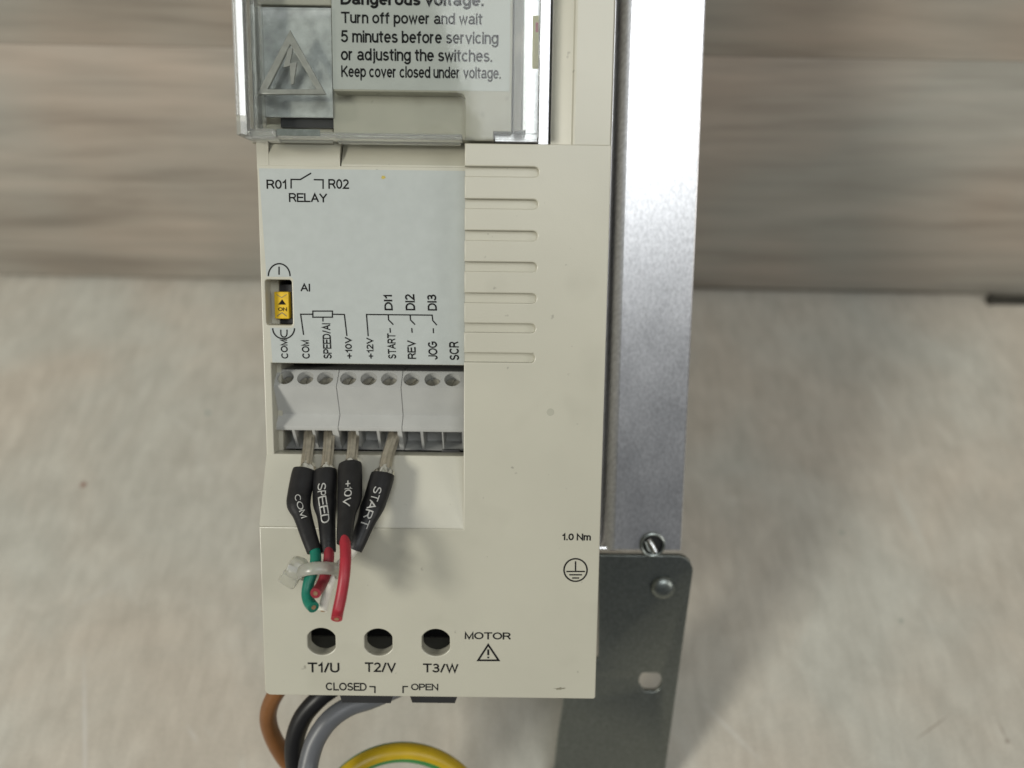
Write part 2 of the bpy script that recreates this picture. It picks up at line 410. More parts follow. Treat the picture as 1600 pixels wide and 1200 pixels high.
# lettering -----------------------------------------------------------
# plain grotesque letters drawn as strokes (cap height 1): ('l', points) lines, ('a', cx, cy, rx, ry, a0, a1) arcs
def _l(*p): return ('l', p)
def _a(*p): return ('a',)+p
XH = 0.73
GLYPH = {
 'A': (0.74, [_l((0, 0), (0.37, 1), (0.74, 0)), _l((0.13, 0.33), (0.61, 0.33))]),
 'C': (0.76, [_a(0.40, 0.5, 0.40, 0.5, 42, 318)]),
 'D': (0.70, [_l((0, 0), (0, 1), (0.30, 1)), _a(0.30, 0.5, 0.40, 0.5, 90, -90), _l((0.30, 0), (0, 0), (0, 0.2))]),
 'E': (0.60, [_l((0.60, 1), (0, 1), (0, 0), (0.62, 0)), _l((0, 0.53), (0.55, 0.53))]),
 'G': (0.80, [_a(0.41, 0.5, 0.41, 0.5, 45, 318), _l((0.715, 0.165), (0.78, 0.24), (0.78, 0.50), (0.45, 0.50))]),
 'I': (0.02, [_l((0.01, 0), (0.01, 1))]),
 'J': (0.46, [_l((0.46, 1), (0.46, 0.26)), _a(0.23, 0.26, 0.23, 0.26, 0, -180)]),
 'K': (0.66, [_l((0, 0), (0, 1)), _l((0.62, 1), (0, 0.36)), _l((0.22, 0.58), (0.66, 0))]),
 'L': (0.54, [_l((0, 1), (0, 0), (0.54, 0))]),
 'M': (0.76, [_l((0, 0), (0, 1), (0.38, 0), (0.76, 1), (0.76, 0))]),
 'N': (0.68, [_l((0, 0), (0, 1), (0.68, 0), (0.68, 1))]),
 'O': (0.82, [_a(0.41, 0.5, 0.41, 0.5, 0, 360)]),
 'P': (0.62, [_l((0, 0), (0, 1), (0.36, 1)), _a(0.36, 0.735, 0.26, 0.265, 90, -90), _l((0.36, 0.47), (0, 0.47))]),
 'R': (0.68, [_l((0, 0), (0, 1), (0.38, 1)), _a(0.38, 0.74, 0.26, 0.26, 90, -90), _l((0.38, 0.48), (0, 0.48)), _l((0.36, 0.48), (0.50, 0.36), (0.68, 0))]),
 'S': (0.64, [_a(0.32, 0.745, 0.28, 0.255, 20, 215), _l((0.11, 0.585), (0.50, 0.44)), _a(0.32, 0.265, 0.31, 0.265, 40, -165)]),
 'T': (0.68, [_l((0, 1), (0.68, 1)), _l((0.34, 1), (0.34, 0))]),
 'U': (0.66, [_l((0, 1), (0, 0.33)), _a(0.33, 0.33, 0.33, 0.33, 180, 360), _l((0.66, 0.33), (0.66, 1))]),
 'V': (0.72, [_l((0, 1), (0.36, 0), (0.72, 1))]),
 'W': (1.04, [_l((0, 1), (0.26, 0), (0.52, 0.98), (0.78, 0), (1.04, 1))]),
 'Y': (0.72, [_l((0, 1), (0.36, 0.44), (0.72, 1)), _l((0.36, 0.44), (0.36, 0))]),
 '0': (0.54, [_a(0.27, 0.5, 0.27, 0.5, 0, 360)]),
 '1': (0.32, [_l((0.02, 0.74), (0.14, 0.80), (0.27, 1), (0.27, 0))]),
 '2': (0.56, [_a(0.27, 0.73, 0.26, 0.27, 165, -30), _l((0.50, 0.60), (0.02, 0.0), (0.56, 0.0))]),
 '3': (0.54, [_a(0.26, 0.76, 0.22, 0.24, 160, -80), _l((0.30, 0.53), (0.20, 0.53)), _a(0.25, 0.265, 0.28, 0.265, 82, -165)]),
 '5': (0.56, [_l((0.50, 1), (0.10, 1), (0.05, 0.50)), _a(0.26, 0.32, 0.28, 0.32, 140, -160)]),
 '/': (0.34, [_l((0, -0.02), (0.34, 1.02))]),
 '+': (0.56, [_l((0, 0.42), (0.56, 0.42)), _l((0.28, 0.14), (0.28, 0.70))]),
 '.': (0.06, [_l((0.03, 0.0), (0.03, 0.012))]),
 'a': (0.52, [_a(0.25, 0.50, 0.22, 0.23, 160, 0), _l((0.47, 0.50), (0.47, 0.10), (0.53, 0)), _a(0.22, 0.19, 0.22, 0.19, 60, 340), _l((0.33, 0.355), (0.47, 0.40))]),
 'b': (0.52, [_l((0, 0), (0, 1)), _a(0.27, 0.365, 0.25, 0.365, 165, -165)]),
 'c': (0.48, [_a(0.26, 0.365, 0.26, 0.365, 45, 315)]),
 'd': (0.52, [_l((0.52, 0), (0.52, 1)), _a(0.25, 0.365, 0.25, 0.365, 15, 345)]),
 'e': (0.52, [_l((0.01, 0.38), (0.51, 0.38)), _a(0.26, 0.365, 0.25, 0.365, 3, 320)]),
 'f': (0.30, [_l((0.12, 0), (0.12, 0.82)), _a(0.29, 0.82, 0.17, 0.18, 180, 85), _l((0, XH), (0.28, XH))]),
 'g': (0.52, [_l((0.52, XH), (0.52, -0.05)), _a(0.26, -0.05, 0.26, 0.23, 0, -160), _a(0.25, 0.365, 0.25, 0.365, 15, 345)]),
 'h': (0.48, [_l((0, 0), (0, 1)), _a(0.24, 0.48, 0.24, 0.25, 170, 0), _l((0.48, 0.48), (0.48, 0))]),
 'i': (0.02, [_l((0.01, 0), (0.01, XH-0.04)), _l((0.01, 0.96), (0.01, 0.99))]),
 'j': (0.14, [_l((0.12, XH-0.04), (0.12, -0.12)), _a(0.0, -0.12, 0.12, 0.15, 0, -80), _l((0.12, 0.96), (0.12, 0.99))]),
 'l': (0.02, [_l((0.01, 0), (0.01, 1))]),
 'm': (0.80, [_l((0, 0), (0, XH)), _a(0.20, 0.50, 0.20, 0.23, 170, 0), _l((0.40, 0.50), (0.40, 0)), _a(0.60, 0.50, 0.20, 0.23, 170, 0), _l((0.80, 0.50), (0.80, 0))]),
 'n': (0.46, [_l((0, 0), (0, XH)), _a(0.23, 0.48, 0.23, 0.25, 170, 0), _l((0.46, 0.48), (0.46, 0))]),
 'o': (0.54, [_a(0.27, 0.365, 0.27, 0.365, 0, 360)]),
 'p': (0.52, [_l((0, -0.28), (0, XH)), _a(0.27, 0.365, 0.25, 0.365, 165, -165)]),
 'r': (0.28, [_l((0, 0), (0, XH)), _a(0.22, 0.44, 0.22, 0.28, 175, 75)]),
 's': (0.44, [_a(0.22, 0.545, 0.19, 0.185, 20, 220), _l((0.08, 0.42), (0.35, 0.32)), _a(0.22, 0.195, 0.22, 0.195, 40, -165)]),
 't': (0.28, [_l((0.12, 0.93), (0.12, 0.15)), _a(0.25, 0.15, 0.13, 0.15, 180, 280), _l((0, XH), (0.27, XH))]),
 'u': (0.46, [_l((0, XH), (0, 0.25)), _a(0.23, 0.25, 0.23, 0.25, 180, 350), _l((0.46, XH), (0.46, 0))]),
 'v': (0.50, [_l((0, XH), (0.25, 0), (0.50, XH))]),
 'w': (0.72, [_l((0, XH), (0.18, 0), (0.36, XH-0.03), (0.54, 0), (0.72, XH))]),
}
def text_mesh(s, bold=0.0, res=4):
    """flat mesh of a line of letters, each stroke a ribbon; returns it with its extent"""
    bm = bmesh.new(); hw = 0.078+bold; x = 0.0; layer = 0
    for ch in s:
        if ch == ' ': x += 0.34; continue
        w, strokes = GLYPH[ch]
        for st_ in strokes:
            if st_[0] == 'l': pts = [Vector((p[0], p[1])) for p in st_[1]]; closed = False
            else:
                _, cx, cy, rx, ry, a0, a1 = st_; n = max(6, int(abs(a1-a0)/15)); closed = abs(a1-a0) >= 359
                pts = [Vector((cx+rx*math.cos(R(a0+(a1-a0)*i/n)), cy+ry*math.sin(R(a0+(a1-a0)*i/n)))) for i in range(n if closed else n+1)]
            # keep the ink between the base line and the cap line
            pts = [Vector((p.x+x, hw+p.y*(1-2*hw) if p.y >= 0 else p.y+hw)) for p in pts]
            n = len(pts); L_, R_ = [], []; layer += 1
            for i in range(n):
                a, c = (pts[i-1], pts[(i+1) % n]) if closed else (pts[max(i-1, 0)], pts[min(i+1, n-1)])
                d1, d2 = pts[i]-a, c-pts[i]
                if d1.length < 1e-6: d1 = d2
                if d2.length < 1e-6: d2 = d1
                d1 = d1.normalized(); d2 = d2.normalized(); t = d1+d2
                t = t.normalized() if t.length > 1e-3 else d1
                nn = Vector((-t.y, t.x)); k = hw/max(0.42, abs(nn.dot(Vector((-d1.y, d1.x)))))
                p = pts[i]
                if not closed and st_[0] == 'l' and i in (0, n-1):
                    # ends of slanted strokes are cut level; upright and level ones are squared off
                    ext = hw if abs(d1.x) < 1e-3 or abs(d1.y) < 1e-3 else hw*0.6
                    p = p+(d1*-ext if i == 0 else d1*ext)
                L_.append(bm.verts.new((*(p+nn*k), layer*0.004))); R_.append(bm.verts.new((*(p-nn*k), layer*0.004)))
            for i in range(n if closed else n-1):
                j = (i+1) % n; bm.faces.new((L_[i], L_[j], R_[j], R_[i]))
        x += w+0.20+2*bold
    xs = [v.co.x for v in bm.verts]; ys = [v.co.y for v in bm.verts]
    return bm, min(xs), max(xs), min(ys), max(ys)
def text(s, box, d, parent, mat='print_black', rot=False, bold=0.0, shear=0.0):
    """print: fills the pixel box (x0, y0, x1, y1) on the surface at depth d; rot reads upwards"""
    x0, y0, x1, y1 = box; cx, cy = (x0+x1)/2, (y0+y1)/2
    w = X(x1, cy, d)-X(x0, cy, d); h = Z(cx, y0, d)-Z(cx, y1, d); c = P(cx, cy, d)
    bm, a0, a1, b0, b1 = text_mesh(s, bold)
    for v in bm.verts:
        u = (v.co.x-a0)/(a1-a0)-0.5; t = (v.co.y-b0)/(b1-b0)-0.5
        dd = d-(v.co.z % 0.02)*0.15
        if rot: v.co = Vector((c.x-t*w+shear*u, dd, c.z+u*h))
        else: v.co = Vector((c.x+u*w, dd, c.z+t*h))
    return link('lettering', bm, mat, parent, smooth=0)
def stroke(pts_px, wpx, d, parent, name='printed_line', mat='print_black', closed=False, join=None):
    """printed line along pixel points"""
    bm = join or bmesh.new(); pts = [P(x, y, d) for x, y in pts_px]; hw = rpx(wpx, *pts_px[0], d)/2
    n = len(pts); L_, R_ = [], []
    for i in range(n):
        if closed: a, c = pts[i-1], pts[(i+1) % n]
        else: a, c = pts[max(i-1, 0)], pts[min(i+1, n-1)]
        d1 = (pts[i]-a); d2 = (c-pts[i])
        if d1.length < 1e-6: d1 = d2
        if d2.length < 1e-6: d2 = d1
        d1.normalize(); d2.normalize(); t = (d1+d2)
        t = t.normalized() if t.length > 1e-6 else d1
        nn = Vector((-t.z, 0, t.x)); k = hw/max(0.4, nn.dot(Vector((-d1.z, 0, d1.x))))
        L_.append(bm.verts.new(pts[i]+nn*k)); R_.append(bm.verts.new(pts[i]-nn*k))
    for i in range(n if closed else n-1):
        j = (i+1) % n; bm.faces.new((L_[i], L_[j], R_[j], R_[i]))
    if join is None: return link(name, bm, mat, parent, smooth=0)
def arc_px(cx, cy, rx, ry, a0, a1, n=24):
    return [(cx+rx*math.cos(R(a0+(a1-a0)*i/n)), cy-ry*math.sin(R(a0+(a1-a0)*i/n))) for i in range(n+1)]

# ------------------------------------------------------------------ the setting
jl = wray_plane(800, 449, 2, 0.0); WALL_Y = jl.y
def floor_xy(px, py): p = wray_plane(px, py, 2, 0.0); return (p.x, p.y)
table_mat(
    [(floor_xy(130, 757), 0.0011, (0.20, 0.085, 0.06)), (floor_xy(325, 645), 0.0010, (0.27, 0.31, 0.29)),
     (floor_xy(1408, 970), 0.0008, (0.30, 0.32, 0.28)), (floor_xy(1574, 1158), 0.0006, (0.28, 0.24, 0.20)),
     (floor_xy(1315, 832), 0.0008, (0.33, 0.34, 0.30))],
    [(floor_xy(131, 1000), floor_xy(134, 1290), 0.0008, (0.60, 0.59, 0.57), 0.45),
     (floor_xy(1085, 1085), floor_xy(1200, 1200), 0.0010, (0.58, 0.57, 0.53), 0.4),
     (floor_xy(1380, 720), floor_xy(1460, 890), 0.0020, (0.54, 0.54, 0.49), 0.4),
     (floor_xy(1425, 1160), floor_xy(1490, 1112), 0.0003, (0.24, 0.20, 0.16), 0.8),
     (floor_xy(1558, 1125), floor_xy(1575, 1160), 0.0003, (0.27, 0.22, 0.18), 0.8),
     (floor_xy(90, 960), floor_xy(210, 900), 0.0014, (0.50, 0.49, 0.45), 0.4),
     (floor_xy(290, 1130), floor_xy(312, 1165), 0.0008, (0.56, 0.54, 0.50), 0.5)])
wl_a, wl_b = wray_plane(0, 436, 2, 0.0), wray_plane(1540, 466, 2, 0.0)
WANG = math.atan2(wl_b.y-wl_a.y, wl_b.x-wl_a.x); M_WALL = Matrix.Translation(wl_a.lerp(wl_b, 0.5)) @ Matrix.Rotation(WANG, 4, 'Z')
def wbox(x0, x1, y0, y1, z0, z1, bev=0.0):
    # box standing on the foot of the wall: x along it, y into it
    bm = box_bm(x0, x1, y0, y1, z0, z1)
    if bev: bevel_bm(bm, bev, 2)
    bm.transform(M_WALL); return bm
t = link('table_top', box_bm(-0.8, 0.8, -0.62, WALL_Y+0.05, -0.018, 0.0), 'mottled_board', None, dev=False, smooth=0); t['kind'] = 'structure'
wall = link('wall', wbox(-0.75, 0.75, 0.016, 0.03, 0.0004, 0.62), 'gap_dark', None, dev=False, smooth=0); wall['kind'] = 'structure'
zb = wray_plane(150, 72, 1, WALL_Y).z
edges = [0.0016, zb, zb+0.145, zb+0.29, 0.60]
for i in range(len(edges)-1):
    pl = link('plank', wbox(-0.75, 0.75, 0.0, 0.0155, edges[i]+(0.00002 if i else 0.0012), edges[i+1]-0.00002, 0.0004), 'wood_board', wall, dev=False, smooth=40)

# dark strip lying in the corner between table and boards
sx0 = (M_WALL.inverted() @ wray_plane(1542, 469, 2, 0.0)).x
s = thing('dark_strip', 'thin dark strip lying on the table against the foot of the boards', 'strip', None, world_loc=M_WALL @ Vector((sx0+0.055, -0.002, 0)))
link('strip_body', wbox(sx0, sx0+0.11, -0.0036, -0.0004, 0.0002, 0.0026, 0.0005), 'dark_strip', s, dev=False)
link('strip_end_cap', wbox(sx0-0.0008, sx0+0.0012, -0.0038, -0.0002, 0.0, 0.0028, 0.0004), 'dark_strip', s, dev=False)

# ------------------------------------------------------------------ the drive
DR = thing('motor_drive', 'cream plastic motor drive with silver heatsink leaning back against wooden boards', 'motor drive', (X(680, 1000), 25, -70))
XL = (X(402, 822)+X(417, 1085))/2; XR = (X(958.5, 240)+X(927.5, 1088))/2; XM = (X(725, 230)+X(725, 822))/2
ZB = Z(672, 1089); ZT = Z(840, 225); ZC = Z(565, 825); DL = 5.3; DBK = 25.0
ZTOP = 112.0

# front cover: a thin face with the slots over a thicker body
slots = [(259.8, 276.3, 842.8), (310.6, 326.3, 841.4), (359.9, 376.0, 840.7), (408.9, 424.3, 839.7), (457.6, 473.3, 839.0), (504.8, 519.5, 837.6), (551.0, 566.0, 836.5)]
out = [(XL+1.1*(1-math.sin(R(a))), ZB+1.1*(1-math.cos(R(a)))) for a in (90, 68, 45, 22, 0)]+[(XR-0.3, ZB), (XR, ZB+0.3), (XR, ZT), (XM, ZT)]
for y0, y1, xe in slots:
    za, zb_ = Z(785, y0+0.5, 0.2), Z(785, y1, 0.5); xe_ = X(xe-1, (y0+y1)/2, 0.2); r = 0.75
    out += [(XM, za), (xe_-r, za)]
    out += [(xe_-r+r*math.sin(R(a)), za-r+r*math.cos(R(a))) for a in (30, 60, 90)]
    out += [(xe_-r+r*math.cos(R(a)), zb_+r-r*math.sin(R(a))) for a in (0, 30, 60, 90)]
    out += [(XM, zb_)]
out += [(XM, ZC), (XL, ZC)]
def t_hole(cx, cy, k=1.0):
    rr = rpx(24.0, cx, cy, 0)*k; c = P(cx, cy, 0); lim = rpx(21.8, cx, cy, 0)*k
    return [(c.x+max(-lim, min(lim, rr*math.cos(2*math.pi*i/40))), c.z+rr*0.93*math.sin(2*math.pi*i/40)) for i in range(40)]
holes = [t_hole(502.3, 1002.6), t_hole(591.3, 1003.7), t_hole(681, 1004.3)]
fc = link('front_cover', plate_bm(out, holes, 0.0, 1.35, 0.2), 'cream_plastic', DR, smooth=25)
e = 0.03
link('cover_base', plate_bm(rect(XL+e, ZB+e, XR-e, ZC-e, 1.1), [t_hole(502.3, 1002.6, 1.01), t_hole(591.3, 1003.7, 1.01), t_hole(681, 1004.3, 1.01)], 1.25, 2.7, 0.0), 'cream_plastic', fc)
link('cover_side_block', plate_bm(rect(XM+e, ZC+e, XR-e, ZT-e), [], 1.25, DL-0.02), 'cream_plastic', fc)
# housing behind it
Z_open_t, Z_open_b = Z(575, 569, DL), Z(575, 711, DL)
X_rail = X(426, 640, DL)
XLh = XL+0.02
op = rect(X_rail, Z_open_b, XM+2.0, Z_open_t)
dip = rect(max(XLh+0.75, X(414.5, 470, DL)), Z(435, 508, DL), X(456.5, 470, DL), Z(435, 437, DL), 0.5)
ZLt = Z(560, 227, DL)
XLh = XL+0.02
hp = link('housing', plate_bm(rect(XLh, ZB+0.6, XR-0.1, Z(560, 259.5, DL)), [op, dip, rect(XL+2.5, ZB+3, XR-3, Z_open_b-9.5)], DL, 8.6, 0.18), 'cream_plastic', DR)
link('side_walls', plate_bm(rect(XLh+0.2, ZB+0.7, XR-0.15, ZTOP), [rect(XLh+2.2, ZB+2.2, XR-2.2, ZTOP-2)], 8.5, DBK), 'cream_plastic', hp)
link('lower_rim', plate_bm(rect(XL+0.12, ZB+0.12, XR-0.12, ZC-0.3), [rect(XL+1.9, ZB+1.9, XR-1.9, ZC-2.0)], 2.65, DL+0.05), 'cream_plastic', hp)
link('dark_back_plate', plate_bm(rect(XLh+2.3, ZB+2.3, XR-2.3, ZTOP-3), [], 19.0, 20.6), 'interior_black', DR)  # black plate added so the openings look dark inside
# ramp below the terminals
zr = Z(565, 712, DL)
bm = prism_x([(0.0, ZC), (DL, zr), (DL+2.0, zr), (DL+2.0, ZC-0.2), (0.75, ZC-0.2)], XL+0.01, XM+0.3)
es = [ed for ed in bm.edges if all(abs(v.co.y) < 0.01 for v in ed.verts)]
bmesh.ops.bevel(bm, geom=es, offset=0.22, segments=2, affect='EDGES')
link('sloped_front', bm, 'cream_plastic', hp)

# printed label on the housing
dl = DL-0.06
lb_out = [xz(405, 264, dl), xz(721.5, 266, dl), xz(723, 569.5, dl), (X(427, 568, dl), Z(575, 569, dl)), xz(425.5, 520, dl)]
x_l = X(404.5, 264, dl); x_l2 = X(425.5, 560, dl)
lb_out = [(x_l, Z(560, 265, dl)), (XM-0.25, Z(560, 265, dl)), (XM-0.25, Z_open_t+0.1), (x_l2, Z_open_t+0.1)]
dipl = [(X(458, 470, dl), Z(435, 432, dl)), (X(458, 470, dl), Z(435, 511.5, dl))]
zt_, zb_ = Z(435, 432.5, dl), Z(435, 512, dl); xr_ = X(459, 470, dl)
def xl_at(z): f = (z-lb_out[0][1])/(lb_out[3][1]-lb_out[0][1]); return lb_out[0][0]+f*(lb_out[3][0]-lb_out[0][0])
lb = lb_out + [(xl_at(zb_), zb_), (xr_-0.4, zb_), (xr_, zb_+0.4), (xr_, zt_-0.4), (xr_-0.4, zt_), (xl_at(zt_), zt_)]
LB = link('terminal_label', plate_bm(lb, [], dl, DL-0.001), 'label_film', DR, smooth=0, label='pale grey printed terminal label')
dp = dl-0.03
text('R01', (416.3, 279.2, 447.3, 295.2), dp, LB, bold=0.006); text('R02', (513, 279.8, 545.3, 295.2), dp, LB, bold=0.006)
text('RELAY', (451.3, 300.2, 511.4, 316), dp, LB, bold=0.006); text('AI', (469.2, 441.7, 484.5, 455.5), dp, LB, bold=0.006)
bm = bmesh.new()
for pts in ([(454.8, 294.5), (454.8, 280.3), (469.2, 280.5), (486.2, 270.4)], [(490.2, 280.7), (504.8, 281), (504.8, 295.2)]):
    stroke(pts, 2.2, dp, LB, join=bm)
link('relay_symbol', bm, 'print_black', LB, smooth=0)
bm = bmesh.new(); stroke(arc_px(436.2, 431.5, 17, 19.5, 0, 180), 2.2, dp, LB, join=bm); stroke([(436, 416.6), (436, 429.3)], 2.2, dp, LB, join=bm)
link('current_symbol', bm, 'print_black', LB, smooth=0)
bm = bmesh.new(); stroke(arc_px(443.1, 512.8, 17, 16.5, 180, 360), 2.2, dp, LB, join=bm)
stroke([(438.6, 515), (438.8, 521)]+arc_px(443.6, 521.5, 4.8, 5.2, 180, 360, 10)+[(448.4, 515)], 2.0, dp, LB, join=bm)
link('voltage_symbol', bm, 'print_black', LB, smooth=0)
bm = bmesh.new()
for pts in ([(474.4, 523.3), (469.7, 491), (488.8, 491)], [(519.4, 491), (538.1, 491.4), (542, 525)], [(504.6, 495.6), (504.6, 502.4)],
            [(575.3, 525.4), (572.6, 491.4), (675.2, 492.4), (676.3, 501), (682.6, 508)], [(606.6, 491.8), (607.2, 499.9), (614.6, 507.3)],
            [(640.8, 492), (641.4, 499.9), (648.6, 507.3)], [(609.3, 512.6), (610, 520)], [(643.3, 512.6), (644, 520)], [(676.9, 513), (677.3, 520.7)]):
    stroke(pts, 2.0, dp, LB, join=bm)
stroke([(488.8, 486.1), (519.4, 486.1), (519.4, 495.6), (488.8, 495.6)], 2.0, dp, LB, join=bm, closed=True)
link('wiring_diagram', bm, 'print_black', LB, smooth=0)
for s_, bx_ in (('DI1', (598.7, 460.6, 613.1, 485)), ('DI2', (633.1, 459.5, 648.2, 485)), ('DI3', (667.8, 460.1, 682.2, 485.4)),
                ('COM', (437.2, 530.5, 451, 560.4)), ('COM', (470, 531.3, 485, 560.4)), ('SPEED/AI', (502.5, 505.2, 517.5, 560.4)),
                ('+10V', (538.1, 526.4, 551.3, 560.4)), ('+12V', (571.7, 527.5, 584.9, 560.4)), ('START', (604, 521, 618.5, 560.4)),
                ('REV', (636.5, 531.8, 651.3, 560.9)), ('JOG', (669, 533.5, 683.5, 561.9)), ('SCR', (702, 533.5, 717.1, 562.6))):
    text(s_, bx_, dp, LB, rot=True, shear=-0.15, bold=0.014)

# print on the front cover
dc = -0.035
for s_, bx_ in (('T1/U', (480.8, 1033.7, 530.3, 1051)), ('T2/V', (570.1, 1035, 618.8, 1052)), ('T3/W', (660.9, 1035.6, 716.4, 1052.6)),
                ('MOTOR', (726, 986.7, 798.4, 1000.4)), ('CLOSED', (509, 1066.7, 572.9, 1079.2)), ('OPEN', (642.2, 1067.3, 684.8, 1079.8))):
    text(s_, bx_, dc, fc, bold=0.008)
text('1.0 Nm', (878.3, 832.3, 923.3, 845.7), dc, fc, bold=0.022)
bm = bmesh.new(); stroke([(577, 1072.8), (585.8, 1073.1), (585.8, 1083)], 2.2, dc, fc, join=bm); stroke([(629.8, 1083), (629.8, 1072.8), (637.5, 1072.8)], 2.2, dc, fc, join=bm)
link('printed_bracket', bm, 'print_black', fc, smooth=0)
bm = bmesh.new(); stroke([(762.8, 1007.5), (747, 1031.8), (779, 1031.8)], 3.0, dc, fc, join=bm, closed=True)
stroke([(762.8, 1014.8), (762.9, 1024)], 3.2, dc, fc, join=bm); stroke([(762.9, 1026), (762.9, 1028.6)], 3.0, dc, fc, join=bm)
link('warning_symbol', bm, 'print_black', fc, smooth=0)
bm = bmesh.new(); stroke(arc_px(899.3, 890.7, 18, 17.6, 0, 360, 48)[:-1], 2.4, dc, fc, join=bm, closed=True)
for a_, b_ in (((899.3, 877), (899.3, 893)), ((885, 893), (914, 893)), ((889.5, 898.2), (909.5, 898.2)), ((894, 903.2), (905, 903.2))):
    stroke([a_, b_], 2.2, dc, fc, join=bm)
link('earth_symbol', bm, 'print_black', fc, smooth=0)
simple('scuff', (0.16, 0.15, 0.11), 0.6, var=0.3, vscale=900); simple('mould_mark', (0.37, 0.365, 0.30), 0.5)
def blot(px, py, rx, ry, mat, d, parent, name, n=18, wob=0.25):
    bm = bmesh.new(); c = P(px, py, d); k = rpx(1, px, py, d); vs = []
    for i in range(n):
        a = 2*math.pi*i/n; q = 1+random.uniform(-wob, wob)
        vs.append(bm.verts.new((c.x+rx*k*q*math.cos(a), d, c.z+ry*k*q*math.sin(a))))
    bm.faces.new(vs); return link(name, bm, mat, parent, smooth=0)
blot(860, 644, 6, 6, 'mould_mark', -0.02, fc, 'gate_mark', wob=0.05)
blot(875, 1076, 8, 2.0, 'scuff', -0.02, fc, 'scuff_mark', wob=0.5)
simple('rust_dot', (0.45, 0.36, 0.08), 0.6); blot(599, 277, 3.2, 2.6, 'rust_dot', dp, LB, 'stain_dot')

# dip switch in its pocket
x0, x1 = X(428, 470, 8.2), X(453.5, 470, 8.2)
sw = link('selector_switch', bevel_bm(box_bm(max(XLh+0.6, X(421, 470, 9)), X(458, 470, 9), 9.0, 13.0, Z(440, 506, 9), Z(440, 444, 9)), 0.15, 2), 'black_plastic', DR)
link('pocket_back', box_bm(max(XLh+0.6, X(412, 470, 9)-0.5), X(460, 470, 9)+1.0, 13.0, 14.0, Z(440, 516, 9), Z(440, 430, 9)), 'interior_black', sw)
yz0, yz1 = Z(440, 498, 7.4), Z(440, 456, 7.4); yx0, yx1 = X(428.5, 470, 7.4), X(451, 470, 7.4)
link('slider', bevel_bm(box_bm(yx0, yx1, 7.4, 9.2, yz0, yz1), 0.12, 2), 'dip_yellow', sw)
bm = bmesh.new(); d_ = 7.37
for tri in ([(434.5, 476), (447, 476), (440.7, 467.5)],):
    bm.faces.new([bm.verts.new(P(x, y, d_)) for x, y in tri])
link('arrow_mark', bm, 'print_black', sw, smooth=0)
tx = text('ON', (434.5, 479.5, 448.5, 486.8), d_, sw, bold=0.02)
for v in tx.data.vertices: pass
bm = bmesh.new(); stroke([(433, 494), (440.5, 488.5), (448, 494)], 1.3, d_, sw, join=bm); stroke([(432, 460), (440, 465), (448, 460)], 1.0, d_, sw, join=bm)
link('moulded_line', bm, 'scuff', sw, smooth=0)

# terminal blocks ---------------------------------------------------------
def boolean(bm_a, bm_b):
    def tmp(bm):
        bmesh.ops.recalc_face_normals(bm, faces=bm.faces)
        me = bpy.data.meshes.new('tmp'); bm.to_mesh(me); bm.free(); o = bpy.data.objects.new('tmp', me); COL.objects.link(o); return o
    a, b = tmp(bm_a), tmp(bm_b)
    md = a.modifiers.new('b', 'BOOLEAN'); md.operation = 'DIFFERENCE'; md.solver = 'EXACT'; md.object = b
    dg = bpy.context.evaluated_depsgraph_get(); dg.update()
    me = bpy.data.meshes.new_from_object(a.evaluated_get(dg)); bm = bmesh.new(); bm.from_mesh(me)
    for o in (a, b): bpy.data.objects.remove(o)
    return bm
prof_px = [(579, 9.0), (605, 6.3), (648, 8.8), (667, 7.1), (672.5, 7.2), (702.5, 10.4)]
prof = [(d, Z(575, y, d)) for y, d in prof_px]
n_strip = Vector((0, prof[1][0]-prof[0][0], prof[1][1]-prof[0][1])).normalized()
n_in = Vector((0, -n_strip.z, n_strip.y))
if n_in.y < 0: n_in = -n_in
blocks = [((424.5, 525.0), (446, 477, 508)), ((526.0, 626.0), (544, 576, 608)), ((627.0, 729), (643, 676, 707))]
hole_top = (prof[0][0]+prof[1][0])/2-0.05, (prof[0][1]+prof[1][1])/2+0.12
